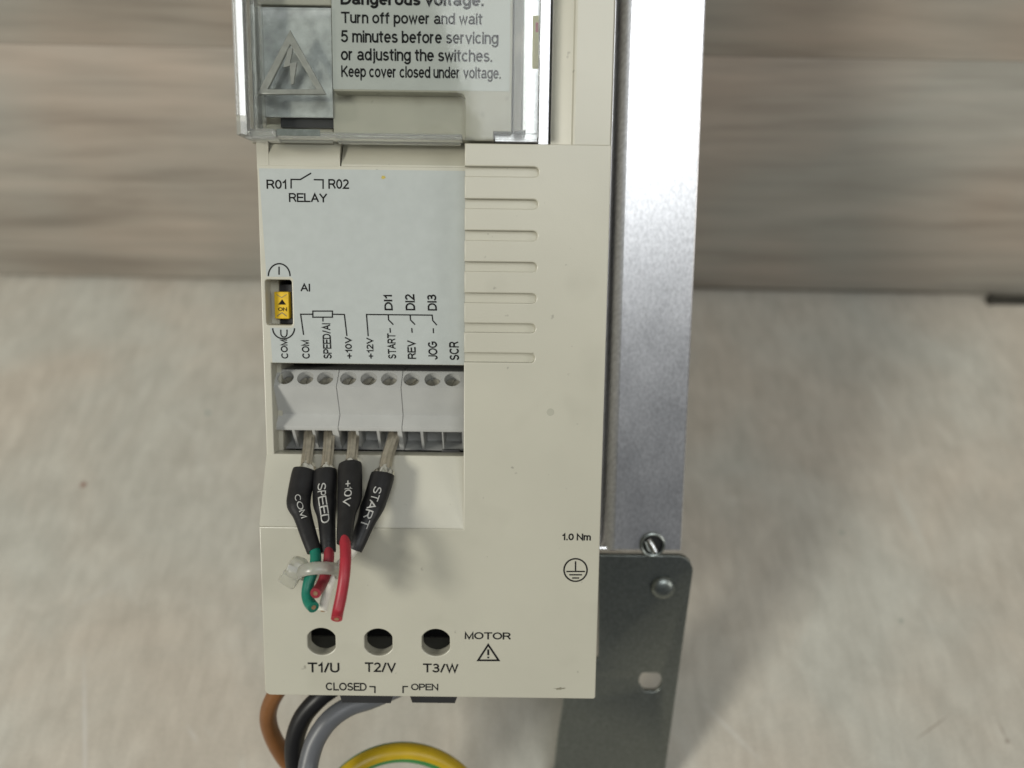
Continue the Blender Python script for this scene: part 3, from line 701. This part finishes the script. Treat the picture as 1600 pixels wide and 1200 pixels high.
for bi, ((xa, xb), hx) in enumerate(blocks):
    X0, X1 = X(xa, 605, 6.3), X(xb, 605, 6.3)
    full = prof + [(16.5, prof[-1][1]), (16.5, prof[0][1])]
    bm = bevel_bm(prism_x(full, X0, X1), 0.16, 2, 20)
    cut = bmesh.new()
    sx = []
    for k, h in enumerate(hx):
        c = Vector((X(h, 593, 7.6), hole_top[0], hole_top[1])); sx.append(c)
        q = Vector((0, 0, 1)).rotation_difference(n_in).to_matrix().to_4x4()
        bmesh.ops.create_cone(cut, cap_ends=True, segments=32, radius1=1.52, radius2=1.50, depth=4.0, matrix=Matrix.Translation(c+n_in*0.9) @ q)
    bm = boolean(bm, cut)
    pitch = X(hx[1], 690, 9)-X(hx[0], 690, 9)
    cut = bmesh.new()
    for k, h in enumerate(hx):
        cx_ = X(h, 690, 9)+0.12
        cav = [(5.0, Z(575, 674, 7.2)), (14.5, Z(575, 674, 7.2)+0.2), (14.5, Z(575, 699, 10.2)+0.5), (10.0, Z(575, 701, 10.2)), (5.0, Z(575, 701, 10.2))]
        prism_x(cav, cx_-pitch/2+0.24, cx_+pitch/2-0.24, cut)
    bm = boolean(bm, cut)
    tb = link('terminal_block', bm, 'terminal_grey', DR, smooth=30)
    for c in sx:
        cc = c+n_in*1.75
        q = Vector((0, 0, 1)).rotation_difference(n_in).to_matrix().to_4x4()
        b2 = bmesh.new(); bmesh.ops.create_cone(b2, cap_ends=True, segments=24, radius1=1.38, radius2=1.38, depth=0.8, matrix=Matrix.Translation(cc+n_in*0.4) @ q)
        b3 = box_bm(-0.22, 0.22, -2, 2, -0.35, 0.35); ang = random.uniform(-0.9, 0.9)
        b3.transform(Matrix.Translation(cc) @ q @ Matrix.Rotation(ang, 4, 'Z'))
        link('screw', boolean(b2, b3), 'screw_steel', tb)
link('terminal_well', box_bm(X_rail-0.6, XM+2.4, 16.6, 17.5, Z_open_b-6, Z_open_t+6), 'interior_black', DR, smooth=0)
link('contact_strip', bevel_bm(box_bm(X(690, 706, 8), X(719, 706, 8), 8.7, 9.6, Z(705, 709.5, 8), Z(705, 704.5, 8)), 0.15, 2), 'black_plastic', DR)

# upper part: body, right column, clear cover -------------------------------------
XRu = XR+0.04; x862 = X(861, 200, 2.0); x893 = X(893, 200, 0.8); x899 = X(898, 200, 0.4)
bm = prism_z([(x862, 2.2), (x893, 1.15), (x893+0.25, 0.55), (x899+0.1, 0.45), (XRu-0.3, 0.45), (XRu, 0.75), (XRu, 24.8), (x862, 24.8)], ZT+0.05, ZTOP-0.2)
bevel_bm(bm, 0.1, 2, 20)
link('upper_column', bm, 'cream_plastic', DR)
link('upper_housing', plate_bm(rect(XLh+0.05, ZT+0.4, x862-0.05, ZTOP-0.3), [], 7.6, 12.0), 'cream_plastic', DR)
# stepped shoulder under the clear lip
zs0, zs1 = Z(560, 262.5, DL), Z(560, 226, DL)
bm = prism_x([(DL+0.12, zs0-0.5), (DL+0.12, zs0+0.6), (DL+0.7, zs0+1.8), (DL+2.4, zs1+0.6), (DL+2.6, zs1+3.0), (9.0, zs1+3), (9.0, zs0)], X(533, 245, DL), XM+0.2)
link('shoulder', bevel_bm(bm, 0.3, 2, 15), 'cream_plastic', hp)
bm = prism_x([(DL+0.10, zs0-0.5), (DL+0.02, zs0+0.6), (DL-0.05, zs0+2.0), (DL+1.0, zs1+0.4), (DL+2.6, zs1+2.6), (9.0, zs1+3), (9.0, zs0)], X(420, 245, DL), X(531, 245, DL))
link('shoulder_tab', bevel_bm(bm, 0.35, 3, 15), 'cream_plastic', hp)
bm = prism_x([(DL+0.05, zs0-0.5), (DL+0.05, zs1+0.8), (9.0, zs1+3), (9.0, zs0)], XLh, X(419.5, 245, DL))
link('shoulder_post', bevel_bm(bm, 0.25, 2, 15), 'cream_plastic', hp)

DP = 1.0
def Zp(py, d=DP): return Z(660, py, d)
xp0, xp1, xq = X(521, 120, DP), X(800.5, 120, DP), X(727, 180, DP)
r = 1.2
outp = [(xp0, ZTOP-1), (xp1, ZTOP-1), (xp1, Zp(204)), (X(771, 204, DP), Zp(204)), (X(771, 204, DP), Zp(219)), (xq, Zp(219)), (xq, Zp(144)-r)]
outp += [(xq-r+r*math.cos(R(a)), Zp(144)-r+r*math.sin(R(a))) for a in (22, 45, 67, 90)]
outp += [(xp0+1.2, Zp(144)), (xp0, Zp(144))]
ip = link('inner_panel', plate_bm(outp, [], DP, 7.5, 0.22), 'cream_plastic_dirty', DR, label='cream inner panel behind the clear cover')
link('panel_pocket', plate_bm(rect(X(521, 180, 4), Zp(218, 4), xq+0.3, Zp(140, 4)), [], 4.0, 7.4), 'cream_plastic_dirty', ip)
WL = link('warning_label', plate_bm(rect(X(519, 60, 0.94), Zp(141, 0.94), X(797, 60, 0.94), ZTOP-8), [], DP-0.08, DP-0.002), 'warning_film', DR, smooth=0, label='grey white printed warning label')
dw = DP-0.12
text('Dangerous voltage.', (532, -10.5, 756, 14), dw, WL, bold=0.03)
text('Turn off power and wait', (533, 19.5, 754, 42.5), dw, WL, bold=0.007)
text('5 minutes before servicing', (532.5, 48.5, 779, 73), dw, WL, bold=0.007)
text('or adjusting the switches.', (532.5, 76.5, 769, 101), dw, WL, bold=0.007)
text('Keep cover closed under voltage.', (533, 103.5, 782.5, 127), dw, WL, bold=0.007)

# galvanised plate behind the window and beside the panel
simple('metal_film', (0.50, 0.51, 0.52), 0.5, 0.85, var=0.22, vscale=420, bump=0.3, bscale=2600, rvar=0.12)
mp_ = link('metal_plate', plate_bm(rect(X(392, 100, 3.6), Zp(186, 3.6), X(519, 100, 3.6), Zp(14, 3.6)), [], 3.6, 4.2, 0.05), 'metal_film', DR, label='grey metal plate seen through the clear window')
link('plate_top', plate_bm(rect(X(392, 0, 3.6), Zp(12, 3.6), X(519, 0, 3.6), ZTOP-2), [], 3.0, 4.2, 0.2), 'cream_plastic_dirty', ip)
link('gap_shade', box_bm(X(436, 192, 3.6), X(528, 192, 3.6), 4.6, 6.0, Zp(200, 3.6), Zp(184, 3.6)), 'black_plastic', mp_)  # black box standing in for the shade of a gap
link('plate_foot', plate_bm(rect(X(392, 200, 5.6), Zp(226, 5.6), X(520, 200, 5.6), Zp(197, 5.6)), [], 5.6, 7.5, 0.1), 'cream_plastic_dirty', ip)
link('latch', bevel_bm(box_bm(X(432, 209, -1.5), X(500, 209, -1.5), -1.48, -1.41, Zp(214.5, -1.5), Zp(204, -1.5)), 0.02, 1), 'zinc_sheet', mp_)
link('side_plate', plate_bm(rect(X(803, 100, 5.0), Zp(224, 5.0), X(859.5, 100, 5.0), ZTOP-3), [], 5.0, 5.8, 0.1), 'aluminium', mp_)
link('side_tab', bevel_bm(box_bm(X(772, 212, 3.5), X(842, 212, 3.5), 3.5, 5.2, Zp(221, 3.5), Zp(206, 3.5)), 0.2, 2), 'aluminium', mp_)
st_ = link('sticker', plate_bm(rect(X(832, 60, 4.9), Zp(105, 4.9), X(841, 60, 4.9), Zp(22, 4.9)), [], 4.93, 4.99), 'sticker_yellow', DR, smooth=0)
link('sticker_mark', plate_bm(rect(X(837, 42, 4.9), Zp(48, 4.9), X(841, 42, 4.9), Zp(33, 4.9)), [], 4.9, 4.925), 'sticker_red', st_, smooth=0)

# clear hinged cover
CC = link('clear_cover', plate_bm(rect(X(367, 100, -2.2), Zp(216, -2.2), X(843, 100, -2.2), ZTOP-4, 0.6), [], -2.2, -1.5, 0.12), 'clear_sheet', DR, label='clear plastic hinged cover over the warning label')
wl = X(366, 100, -2.2)
link('rim_wall', prism_z([(wl, -2.2), (wl+0.9, -2.9), (wl+1.8, -2.6), (wl+2.2, 0.0), (wl+2.3, 6.5), (wl+0.5, 6.5), (wl+0.1, 1.0)], Zp(214, -2.2), ZTOP-4), 'clear_rim', CC)
link('rim_glint', prism_z([(wl+0.15, -2.75), (wl+0.5, -3.02), (wl+1.0, -2.98), (wl+1.75, -2.78), (wl+1.7, -2.68), (wl+0.9, -2.92)], Zp(185, -2.2), ZTOP-4), 'rim_glint', CC)  # strip added to imitate the white glint along the rim
link('rim_wall', bevel_bm(box_bm(wl+2.5, wl+3.3, -1.4, 3.0, Zp(205, -2), ZTOP-4), 0.15, 2), 'clear_rim', CC)
wr = X(823, 100, -1.0)
link('rim_wall', prism_z([(X(803, 100, 0.5), 0.3), (wr-0.5, -1.2), (wr, -1.2), (wr, 4.5), (wr-0.6, 4.5), (wr-0.7, 0.2), (X(803, 100, 0.5), 1.2)], Zp(203, 0), ZTOP-4), 'clear_rim', CC)
link('rim_wall', bevel_bm(box_bm(X(841, 100, 2), X(843, 100, 2), -1.4, 4.8, Zp(214, 0), ZTOP-4), 0.1, 2), 'clear_rim', CC)
link('cover_lip', bevel_bm(box_bm(X(384, 210, -1.5), X(722, 210, -1.5), -1.4, 2.2, Zp(217.5, -1.5), Zp(208, -1.5)), 0.3, 3), 'clear_rim', CC)
link('cover_lip', bevel_bm(box_bm(X(524, 210, 1), X(719, 210, 1), 2.3, 3.9, Zp(224, 1.5), Zp(215, 1.5)), 0.2, 2), 'clear_rim', CC)
link('corner_lug', bevel_bm(box_bm(X(383, 205, -1.5), X(431, 205, -1.5), -2.0, 2.4, Zp(221, -1.5), Zp(204, -1.5)), 0.5, 3), 'clear_rim', CC)
WN = link('embossed_window', plate_bm(rect(X(396, 100, 0), Zp(183, 0), X(517, 100, 0), Zp(13, 0), 0.2), [], 0.0, 1.6, 0.2), 'window_sheet', CC)
bm = bmesh.new()
def ring_plate(outer, inner, d0, d1, bev=0.12): return plate_bm(outer, [inner], d0, d1, bev)
tri_o = [xz(453.5, 47, -0.5), xz(401.5, 148, -0.5), xz(510, 148, -0.5)]
tri_i = [xz(454, 70, -0.5), xz(419, 139.5, -0.5), xz(494.5, 139.5, -0.5)]
link('embossed_triangle', ring_plate(tri_o, tri_i, -0.75, -0.02, 0.22), 'emboss_clear', WN)
bolt = [(458, 75), (450, 75), (443, 106), (453, 103), (455, 132), (459, 132), (464, 97), (453, 99.5)]
link('embossed_bolt', plate_bm([xz(x, y, -0.4) for x, y in bolt], [], -0.55, -0.02, 0.1), 'emboss_clear', WN)

# heatsink ----------------------------------------------------------
XHR = (X(1106, 10, DBK)+X(1064, 855, DBK))/2; ZHB = Z(1000, 861, DBK)
x966 = X(968, 500, DBK)
HS = link('heatsink', plate_bm(rect(x966, ZHB, XHR, ZTOP+2), [], DBK+0.05, 31.0, 0.5, 4), 'aluminium', DR, smooth=40, label='silver aluminium heatsink with brushed face')
link('heatsink_web', plate_bm(rect(XLh+2.5, ZHB, x966+0.3, ZTOP+1.9), [], 28.2, 30.9), 'aluminium', HS)
prf = [(x966+0.6, DBK+0.06)]+[(x966+0.6-2.9*math.sin(R(a)), DBK+0.06+3.2*(1-math.cos(R(a)))) for a in (14, 28, 42, 56, 70, 82)]+[(x966-2.4, 29), (x966+0.6, 29)]
link('heatsink_bend', prism_z(prf, ZHB+0.02, ZTOP+1.8), 'aluminium', HS)
xs_ = XLh+3.0
for k in range(9):
    x = xs_+(XHR-0.6-xs_-1.6)*k/8
    link('fin', box_bm(x, x+1.6, 30.9, 55.0, ZHB+2, ZTOP), 'aluminium', HS, smooth=0)
def screw_bm(px, py, d, r_px, dome=0.6):
    bm = bmesh.new(); c = P(px, py, d); r = rpx(r_px, px, py, d); rings = []; seg = 28
    for f, h in ((1.0, 0.0), (1.0, 0.25), (0.93, 0.5), (0.75, 0.8), (0.45, 0.97), (0.15, 1.0)):
        rings.append([bm.verts.new((c.x+r*f*math.cos(2*math.pi*k/seg), c.y-r*dome*h, c.z+r*f*math.sin(2*math.pi*k/seg))) for k in range(seg)])
    for a, b in zip(rings, rings[1:]):
        for k in range(seg): bm.faces.new((a[k], a[(k+1) % seg], b[(k+1) % seg], b[k]))
    bm.faces.new(rings[-1]); bm.faces.new(rings[0][::-1]); return bm
# earthing plate, bent back below the heatsink
zt0 = Z(1000, 869, 27.0); TB = math.tan(R(11.5))
def on_plate(px, py):
    """point on the tilted plate"""
    r_ = ray(px, py); # y = 26 + (zt0 - z)*TB
    t = (26.0+(zt0-CAM.z)*TB-CAM.y)/(r_.y+r_.z*TB); return CAM+r_*t
ext = on_plate(1017, 1340)
def floor_clip(p): return p
op_ = []
for px, py in ((935, 868), (1062, 869), (1072, 872), (1079, 879), (1083, 890), (1082, 900), (1040, 1200)): op_.append(on_plate(px, py))
# bottom edge where the plate stands on the table
def foot(px):
    lo, hi = 1100, 2600
    for _ in range(60):
        m_ = (lo+hi)/2
        if W(on_plate(px, m_)).z > 0.0006: lo = m_
        else: hi = m_
    return on_plate(px, lo)
op_ += [foot(1017), foot(842)]
for px, py in ((866, 1200), (872, 1150), (876, 1125), (880, 1100), (880, 1060), (900, 1040), (935, 1030)): op_.append(on_plate(px, py))
hole = [on_plate(1016.5+18*math.cos(2*math.pi*k/28), 1064.5+max(-13.0, min(16.5, 18*math.sin(2*math.pi*k/28)))) for k in range(28)]
hole_s = [on_plate(1020+17*math.cos(2*math.pi*k/28), 852+17*math.sin(2*math.pi*k/28)) for k in range(28)]
kz = math.sqrt(1+TB*TB)
bm = plate_bm([(p.x, (p.z-zt0)*kz) for p in op_], [[(p.x, (p.z-zt0)*kz) for p in hole]], 0.0, 1.3, 0.22)
ca, sa = 1/kz, TB/kz
for v in bm.verts:
    x, d, z = v.co; v.co = Vector((x, 26.0-z*sa+d*ca, zt0+z*ca+d*sa))
EP = link('earthing_plate', bm, 'zinc_sheet', DR, smooth=30, label='galvanised earthing plate with shade in its colour below the heatsink')
pr = on_plate(1035, 917)
link('rivet', screw_bm(1035.5, 917, pr.y-0.05, 19.5, 0.55), 'zinc_sheet', EP)
q0 = P(1020.5, 853, 24.9); rq = rpx(17, 1020, 853, 24.9)
bm = bmesh.new(); bmesh.ops.create_circle(bm, cap_ends=True, radius=rq, segments=28, matrix=Matrix.Translation((q0.x, 24.95, q0.z)) @ Matrix.Rotation(math.pi/2, 4, 'X'))
so = link('screw_hole', bm, 'interior_black', HS, smooth=0)  # flat black disc standing in for the dark of the hole
link('screw', tube_bm([P(1014, 843, 24.7), P(1020, 853, 24.0), P(1025, 863, 23.6)], [0.5, 0.55, 0.5], 12), 'bright_steel', HS)
link('screw_thread', tube_bm([P(1008, 846, 24.8), P(1012, 858, 24.5), P(1020, 865, 24.4)], [0.4, 0.5, 0.4], 10), 'zinc_sheet', HS)
bm = bmesh.new(); c = P(1020.5, 853, 24.0); rr = rpx(17.5, 1020, 852, 24.9)
prev = None; seg = 32
tor = [[bm.verts.new((c.x+(rr+0.35*math.cos(b))*math.cos(a), 25.0-0.35-0.35*math.sin(b), c.z+(rr+0.35*math.cos(b))*math.sin(a))) for b in [2*math.pi*j/8 for j in range(8)]] for a in [2*math.pi*i/seg for i in range(seg)]]
for i in range(seg):
    for j in range(8): bm.faces.new((tor[i][j], tor[(i+1) % seg][j], tor[(i+1) % seg][(j+1) % 8], tor[i][(j+1) % 8]))
link('screw_rim', bm, 'zinc_sheet', HS)
link('heatsink_edge', tube_bm([Vector((XRu+0.3, DBK+1.2, ZHB+0.15)), Vector((c.x-rr-0.6, DBK+1.2, ZHB+0.15))], [0.55, 0.55], 14), 'bright_steel', HS)

# black levers below the terminals
for xa, xb in ((530, 617), (639, 717)):
    zt_ = ZB+0.35; za = Z((xa+xb)/2, 1096.0, 2.2); xa_, xb_ = X(xa, 1095, 2.2), X(xb, 1095, 2.2)
    bm = plate_bm([(xa_, zt_), (xb_, zt_), (xb_, ZB-0.15), (xb_-0.7, za), (xa_+0.7, za), (xa_, ZB-0.15)], [], 1.6, 6.5, 0.12)
    link('clamp_lever', bm, 'black_plastic', DR)

# ------------------------------------------------------------------ control wires
def sleeve_text(s, pts, rad, u0, u1, vpx_r, parent, v_off=0.0, bold=-0.012):
    """white print along a sleeve: reads downwards, letter tops to the right"""
    L_ = [0]
    for a, b in zip(pts, pts[1:]): L_.append(L_[-1]+(b-a).length)
    T = L_[-1]; fr = frames(pts)
    bm, a0, a1, b0, b1 = text_mesh(s, bold)
    bmesh.ops.subdivide_edges(bm, edges=[e for e in bm.edges if e.calc_length() > 0.15], cuts=2)
    for v in bm.verts:
        u = u0+(v.co.x-a0)/(a1-a0)*(u1-u0); w = ((v.co.y-b0)/(b1-b0)-0.5)*vpx_r+v_off
        s_ = u*T; i = 0
        while i < len(L_)-2 and L_[i+1] < s_: i += 1
        f = (s_-L_[i])/(L_[i+1]-L_[i]); p = pts[i].lerp(pts[i+1], f); t, n, b = fr[i]
        r_ = rad[i]*(1-f)+rad[i+1]*f
        side = b if b.x > 0 else -b
        ang = w/ r_
        v.co = p+(n*math.cos(ang)+side*math.sin(ang))*(r_+0.05+(v.co.z % 0.02)*0.3)
    return link('lettering', bm, 'print_white', parent, smooth=0)

def control_wire(label, strand, sleeve, wire, wmat, txt, u0, u1, vw, v_off=0.0):
    p = P(*sleeve[1][:3]); T_ = thing('control_wire', label, 'wire', p, 'marked control wires in the terminals')
    pts, rad = path_px(strand, 6)
    link('tinned_strands', tube_bm(pts, rad, 48, ridges=8, ridge=0.09, flat=0.8, twist=0.012), 'tinned_copper', T_, smooth=50)
    a = pts[-1]; dirv = (pts[-1]-pts[-4]).normalized(); r1 = rad[-1]
    fl = [a-dirv*2.2, a-dirv*1.5, a-dirv*0.9, a+dirv*0.8]
    link('strand_flare', tube_bm(fl, [r1*0.85, r1*1.1, r1*1.6, r1*1.7], 24, ridges=4, ridge=0.14, flat=0.8), 'solder', T_)
    pts, rad = path_px(sleeve, 8)
    SL = link('sleeve', tube_bm(pts, rad, 28, flat=0.82), 'shrink_sleeve', T_, smooth=50)
    sleeve_text(txt, pts, [q*0.97 for q in rad], u0, u1, vw, SL, v_off)
    pts, rad = path_px(wire, 8)
    WI = link('insulation', tube_bm(pts, rad, 22), wmat, T_, smooth=50)
    e_ = pts[-1]; dv = (pts[-1]-pts[-3]).normalized()
    link('copper_core', tube_bm([e_-dv*0.5, e_+dv*0.07], [rad[-1]*0.42]*2, 12), 'copper', WI)
    return T_
control_wire('green wire with black sleeve marked COM in the terminals',
    [(484, 668, 11.0, 8.5), (483, 690, 7.2, 8.8), (480, 715, 3.6, 8.8), (477, 738, 0.8, 8.5)],
    [(476, 735, 1.0, 18), (474, 743, 0.4, 18.8), (468, 772, -1.8, 18.5), (467, 788, -3.2, 18.3), (473, 806, -4.8, 14.2), (483, 838, -7.2, 12.5), (491, 861, -8.8, 11.5)],
    [(489, 852, -8.2, 8), (493, 866, -9.2, 8.5), (492, 884, -10.4, 8.8), (484, 905, -11.6, 9), (480, 926, -12.6, 9), (483, 940, -13.6, 9.2), (490, 949, -15.0, 9)],
    'wire_green', 'COM', 0.36, 0.64, 1.15, 0.1)
control_wire('dark red wire with black sleeve marked SPEED in the terminals',
    [(515, 668, 11.0, 8.5), (514, 690, 7.2, 8.8), (512, 715, 3.6, 8.8), (509, 740, 0.8, 8.5)],
    [(508, 736, 1.0, 18), (508, 744, 0.4, 19), (507, 775, -1.8, 18.5), (508, 790, -3.2, 18), (510, 808, -4.6, 14.4), (512, 838, -6.8, 12.5), (513, 863, -8.2, 12)],
    [(513, 852, -7.6, 8), (514, 868, -9.0, 8.2), (512, 884, -10.0, 8.4), (508, 900, -11.2, 8.5), (502, 914, -12.6, 8.5), (493, 927, -15.5, 8.5)],
    'wire_dark_red', 'SPEED', 0.20, 0.70, 1.45, 0.15)
control_wire('white wire with black sleeve marked START in the terminals',
    [(618, 668, 11.0, 8.5), (613, 690, 7.2, 9.2), (605, 715, 3.6, 9.2), (599, 743, 0.6, 8.8)],
    [(598, 741, 0.7, 18), (596, 750, 0.1, 19), (586, 782, -2.2, 18.5), (580, 796, -3.4, 18), (572, 816, -4.9, 14.4), (560, 845, -6.6, 13), (554, 859, -7.2, 12)],
    [(556, 853, -6.8, 7), (548, 866, -7.6, 7), (532, 882, -8.4, 7.2), (518, 905, -9.4, 7.4), (510, 930, -10.8, 7.5), (504, 955, -12.4, 7.6)],
    'wire_white', 'START', 0.22, 0.74, 1.5, 0.25)
control_wire('bright red wire with black sleeve marked +10V in the terminals',
    [(553, 668, 11.0, 8.5), (552, 690, 7.2, 8.8), (550, 712, 3.4, 8.8), (547, 730, 0.8, 8.5)],
    [(547, 726, 1.0, 18), (547, 735, 0.2, 19), (547, 768, -2.8, 19), (546, 782, -4.4, 18.6), (542, 802, -6.6, 14.6), (539, 830, -9.4, 13), (538, 848, -11.0, 12)],
    [(538, 834, -9.8, 8), (539, 848, -11.4, 8.6), (540, 870, -13.4, 8.8), (538, 900, -15.0, 8.8), (533, 932, -15.8, 9), (528, 955, -16.6, 9), (526, 967, -17.6, 9)],
    'wire_red', '+10V', 0.28, 0.62, 1.5, 0.3)

# cable tie round three of the wires
CT = thing('cable_tie', 'translucent white nylon cable tie holding the control wires together', 'cable tie', P(500, 890, -10))
c = P(499, 894, -10.8); k = rpx(1, 499, 894, -10.8)
wd = Vector((0.10, -0.55, -0.83)).normalized(); vx = Vector((1, 0, 0)); vx = (vx-wd*vx.dot(wd)).normalized(); vv = vx.cross(wd)
if vv.z < 0: vv = -vv
bm = bmesh.new(); vs = []
for i in range(48):
    a = 2*math.pi*i/48; o_ = vx*math.cos(a)+vv*math.sin(a)
    p = c+vx*(29*k*math.cos(a))+vv*(3.1*math.sin(a))
    vs.append([bm.verts.new(p+o_*(0.55*math.cos(R(q)))+wd*(1.05*math.sin(R(q)))) for q in range(0, 360, 30)])
for i in range(48):
    for j in range(12): bm.faces.new((vs[i][j], vs[(i+1) % 48][j], vs[(i+1) % 48][(j+1) % 12], vs[i][(j+1) % 12]))
link('strap', bm, 'nylon', CT, smooth=80)
h = P(465, 887, -10.0)
bm = bevel_bm(box_bm(-1.6, 1.6, -1.6, 1.3, -1.8, 1.8), 1.2, 5); bm.transform(Matrix.Translation(h) @ Matrix.Rotation(0.35, 4, 'Y') @ Matrix.Rotation(-0.4, 4, 'X'))
HD = link('head', bm, 'nylon', CT, smooth=60)
bm = box_bm(-0.9, 0.9, -0.15, 0.15, -0.5, 0.5); bm.transform(Matrix.Translation(h+Vector((-0.3, -1.6, 0.4))) @ Matrix.Rotation(0.35, 4, 'Y') @ Matrix.Rotation(-0.4, 4, 'X'))
link('pawl_slot', bm, 'nylon', HD)
bm = bevel_bm(box_bm(-1.6, 1.6, -0.6, 0.6, -1.7, 1.7), 0.55, 4)
bm.transform(Matrix.Translation(P(452, 905, -5.6)) @ Matrix.Rotation(0.6, 4, 'Y') @ Matrix.Rotation(0.5, 4, 'X'))
link('tail', bm, 'nylon', CT, smooth=60)

# ------------------------------------------------------------------ power cables
def to_table(ctrl, px_end, dirx):
    """carry a cable on to the table in front of the drive, below the picture"""
    pts, rad = path_px(ctrl, 8); return pts, rad
def power_cable(name, label, ctrl, mat, group='mains cables below the drive', matfn=None, slot='earth_green'):
    pts, rad = path_px(ctrl, 10)
    pr = [p for p in pts]
    # keep above the table
    low = min(pr, key=lambda p: W(p).z)
    T_ = thing(name, label, 'cable', low, group)
    link('cable_sheath', tube_bm(pr, rad, 24, matfn=matfn), mat, T_, smooth=50)
    e_ = pr[-1]; dv = (pr[-1]-pr[-3]).normalized()
    link('copper_core', tube_bm([e_-dv*1.0, e_+dv*4.0], [rad[-1]*0.5]*2, 12), 'copper', T_)
    return T_
power_cable('power_cable', 'brown cable curving down from under the drive',
    [(470, 1040, 9, 13), (444, 1066, 10, 13), (425, 1095, 11, 13), (419, 1122, 12, 13), (426, 1150, 13, 13), (443, 1180, 14, 13.5), (468, 1212, 14, 14), (490, 1260, 13, 14), (500, 1320, 10, 14)], 'cable_brown')
power_cable('power_cable', 'black cable curving down between the brown and grey cables',
    [(560, 1040, 9, 14), (530, 1068, 8, 14), (500, 1090, 7, 14.5), (475, 1118, 7, 15), (462, 1150, 7, 15), (460, 1180, 7, 15), (464, 1210, 7, 15), (474, 1260, 6, 15), (482, 1320, 4, 15)], 'cable_black')
power_cable('power_cable', 'grey cable bending down from the black clamp lever',
    [(650, 1062, 11, 14), (615, 1078, 9.5, 14), (580, 1093, 8, 14), (545, 1104, 6.5, 15), (515, 1125, 5, 15.5), (494, 1155, 4, 15.5), (484, 1185, 3, 15.5), (481, 1210, 2, 15.5), (484, 1260, 1, 15.5), (490, 1320, -1, 15.5)], 'cable_grey')
cx_, cy_, rr_ = 629, 1304, 129
loop = [(cx_+rr_*math.cos(R(a)), cy_-rr_*math.sin(R(a)), 16+6*math.cos(R(a)), 14.8) for a in range(205, -30, -15)]
power_cable('earth_cable', 'yellow and green striped earth cable arching in a loop under the drive', loop, ['earth_yellow', 'earth_green'], None,
    matfn=lambda f: 0 if (f < 0.06 or f > 0.785 or 0.30 < f < 0.50) else 1)
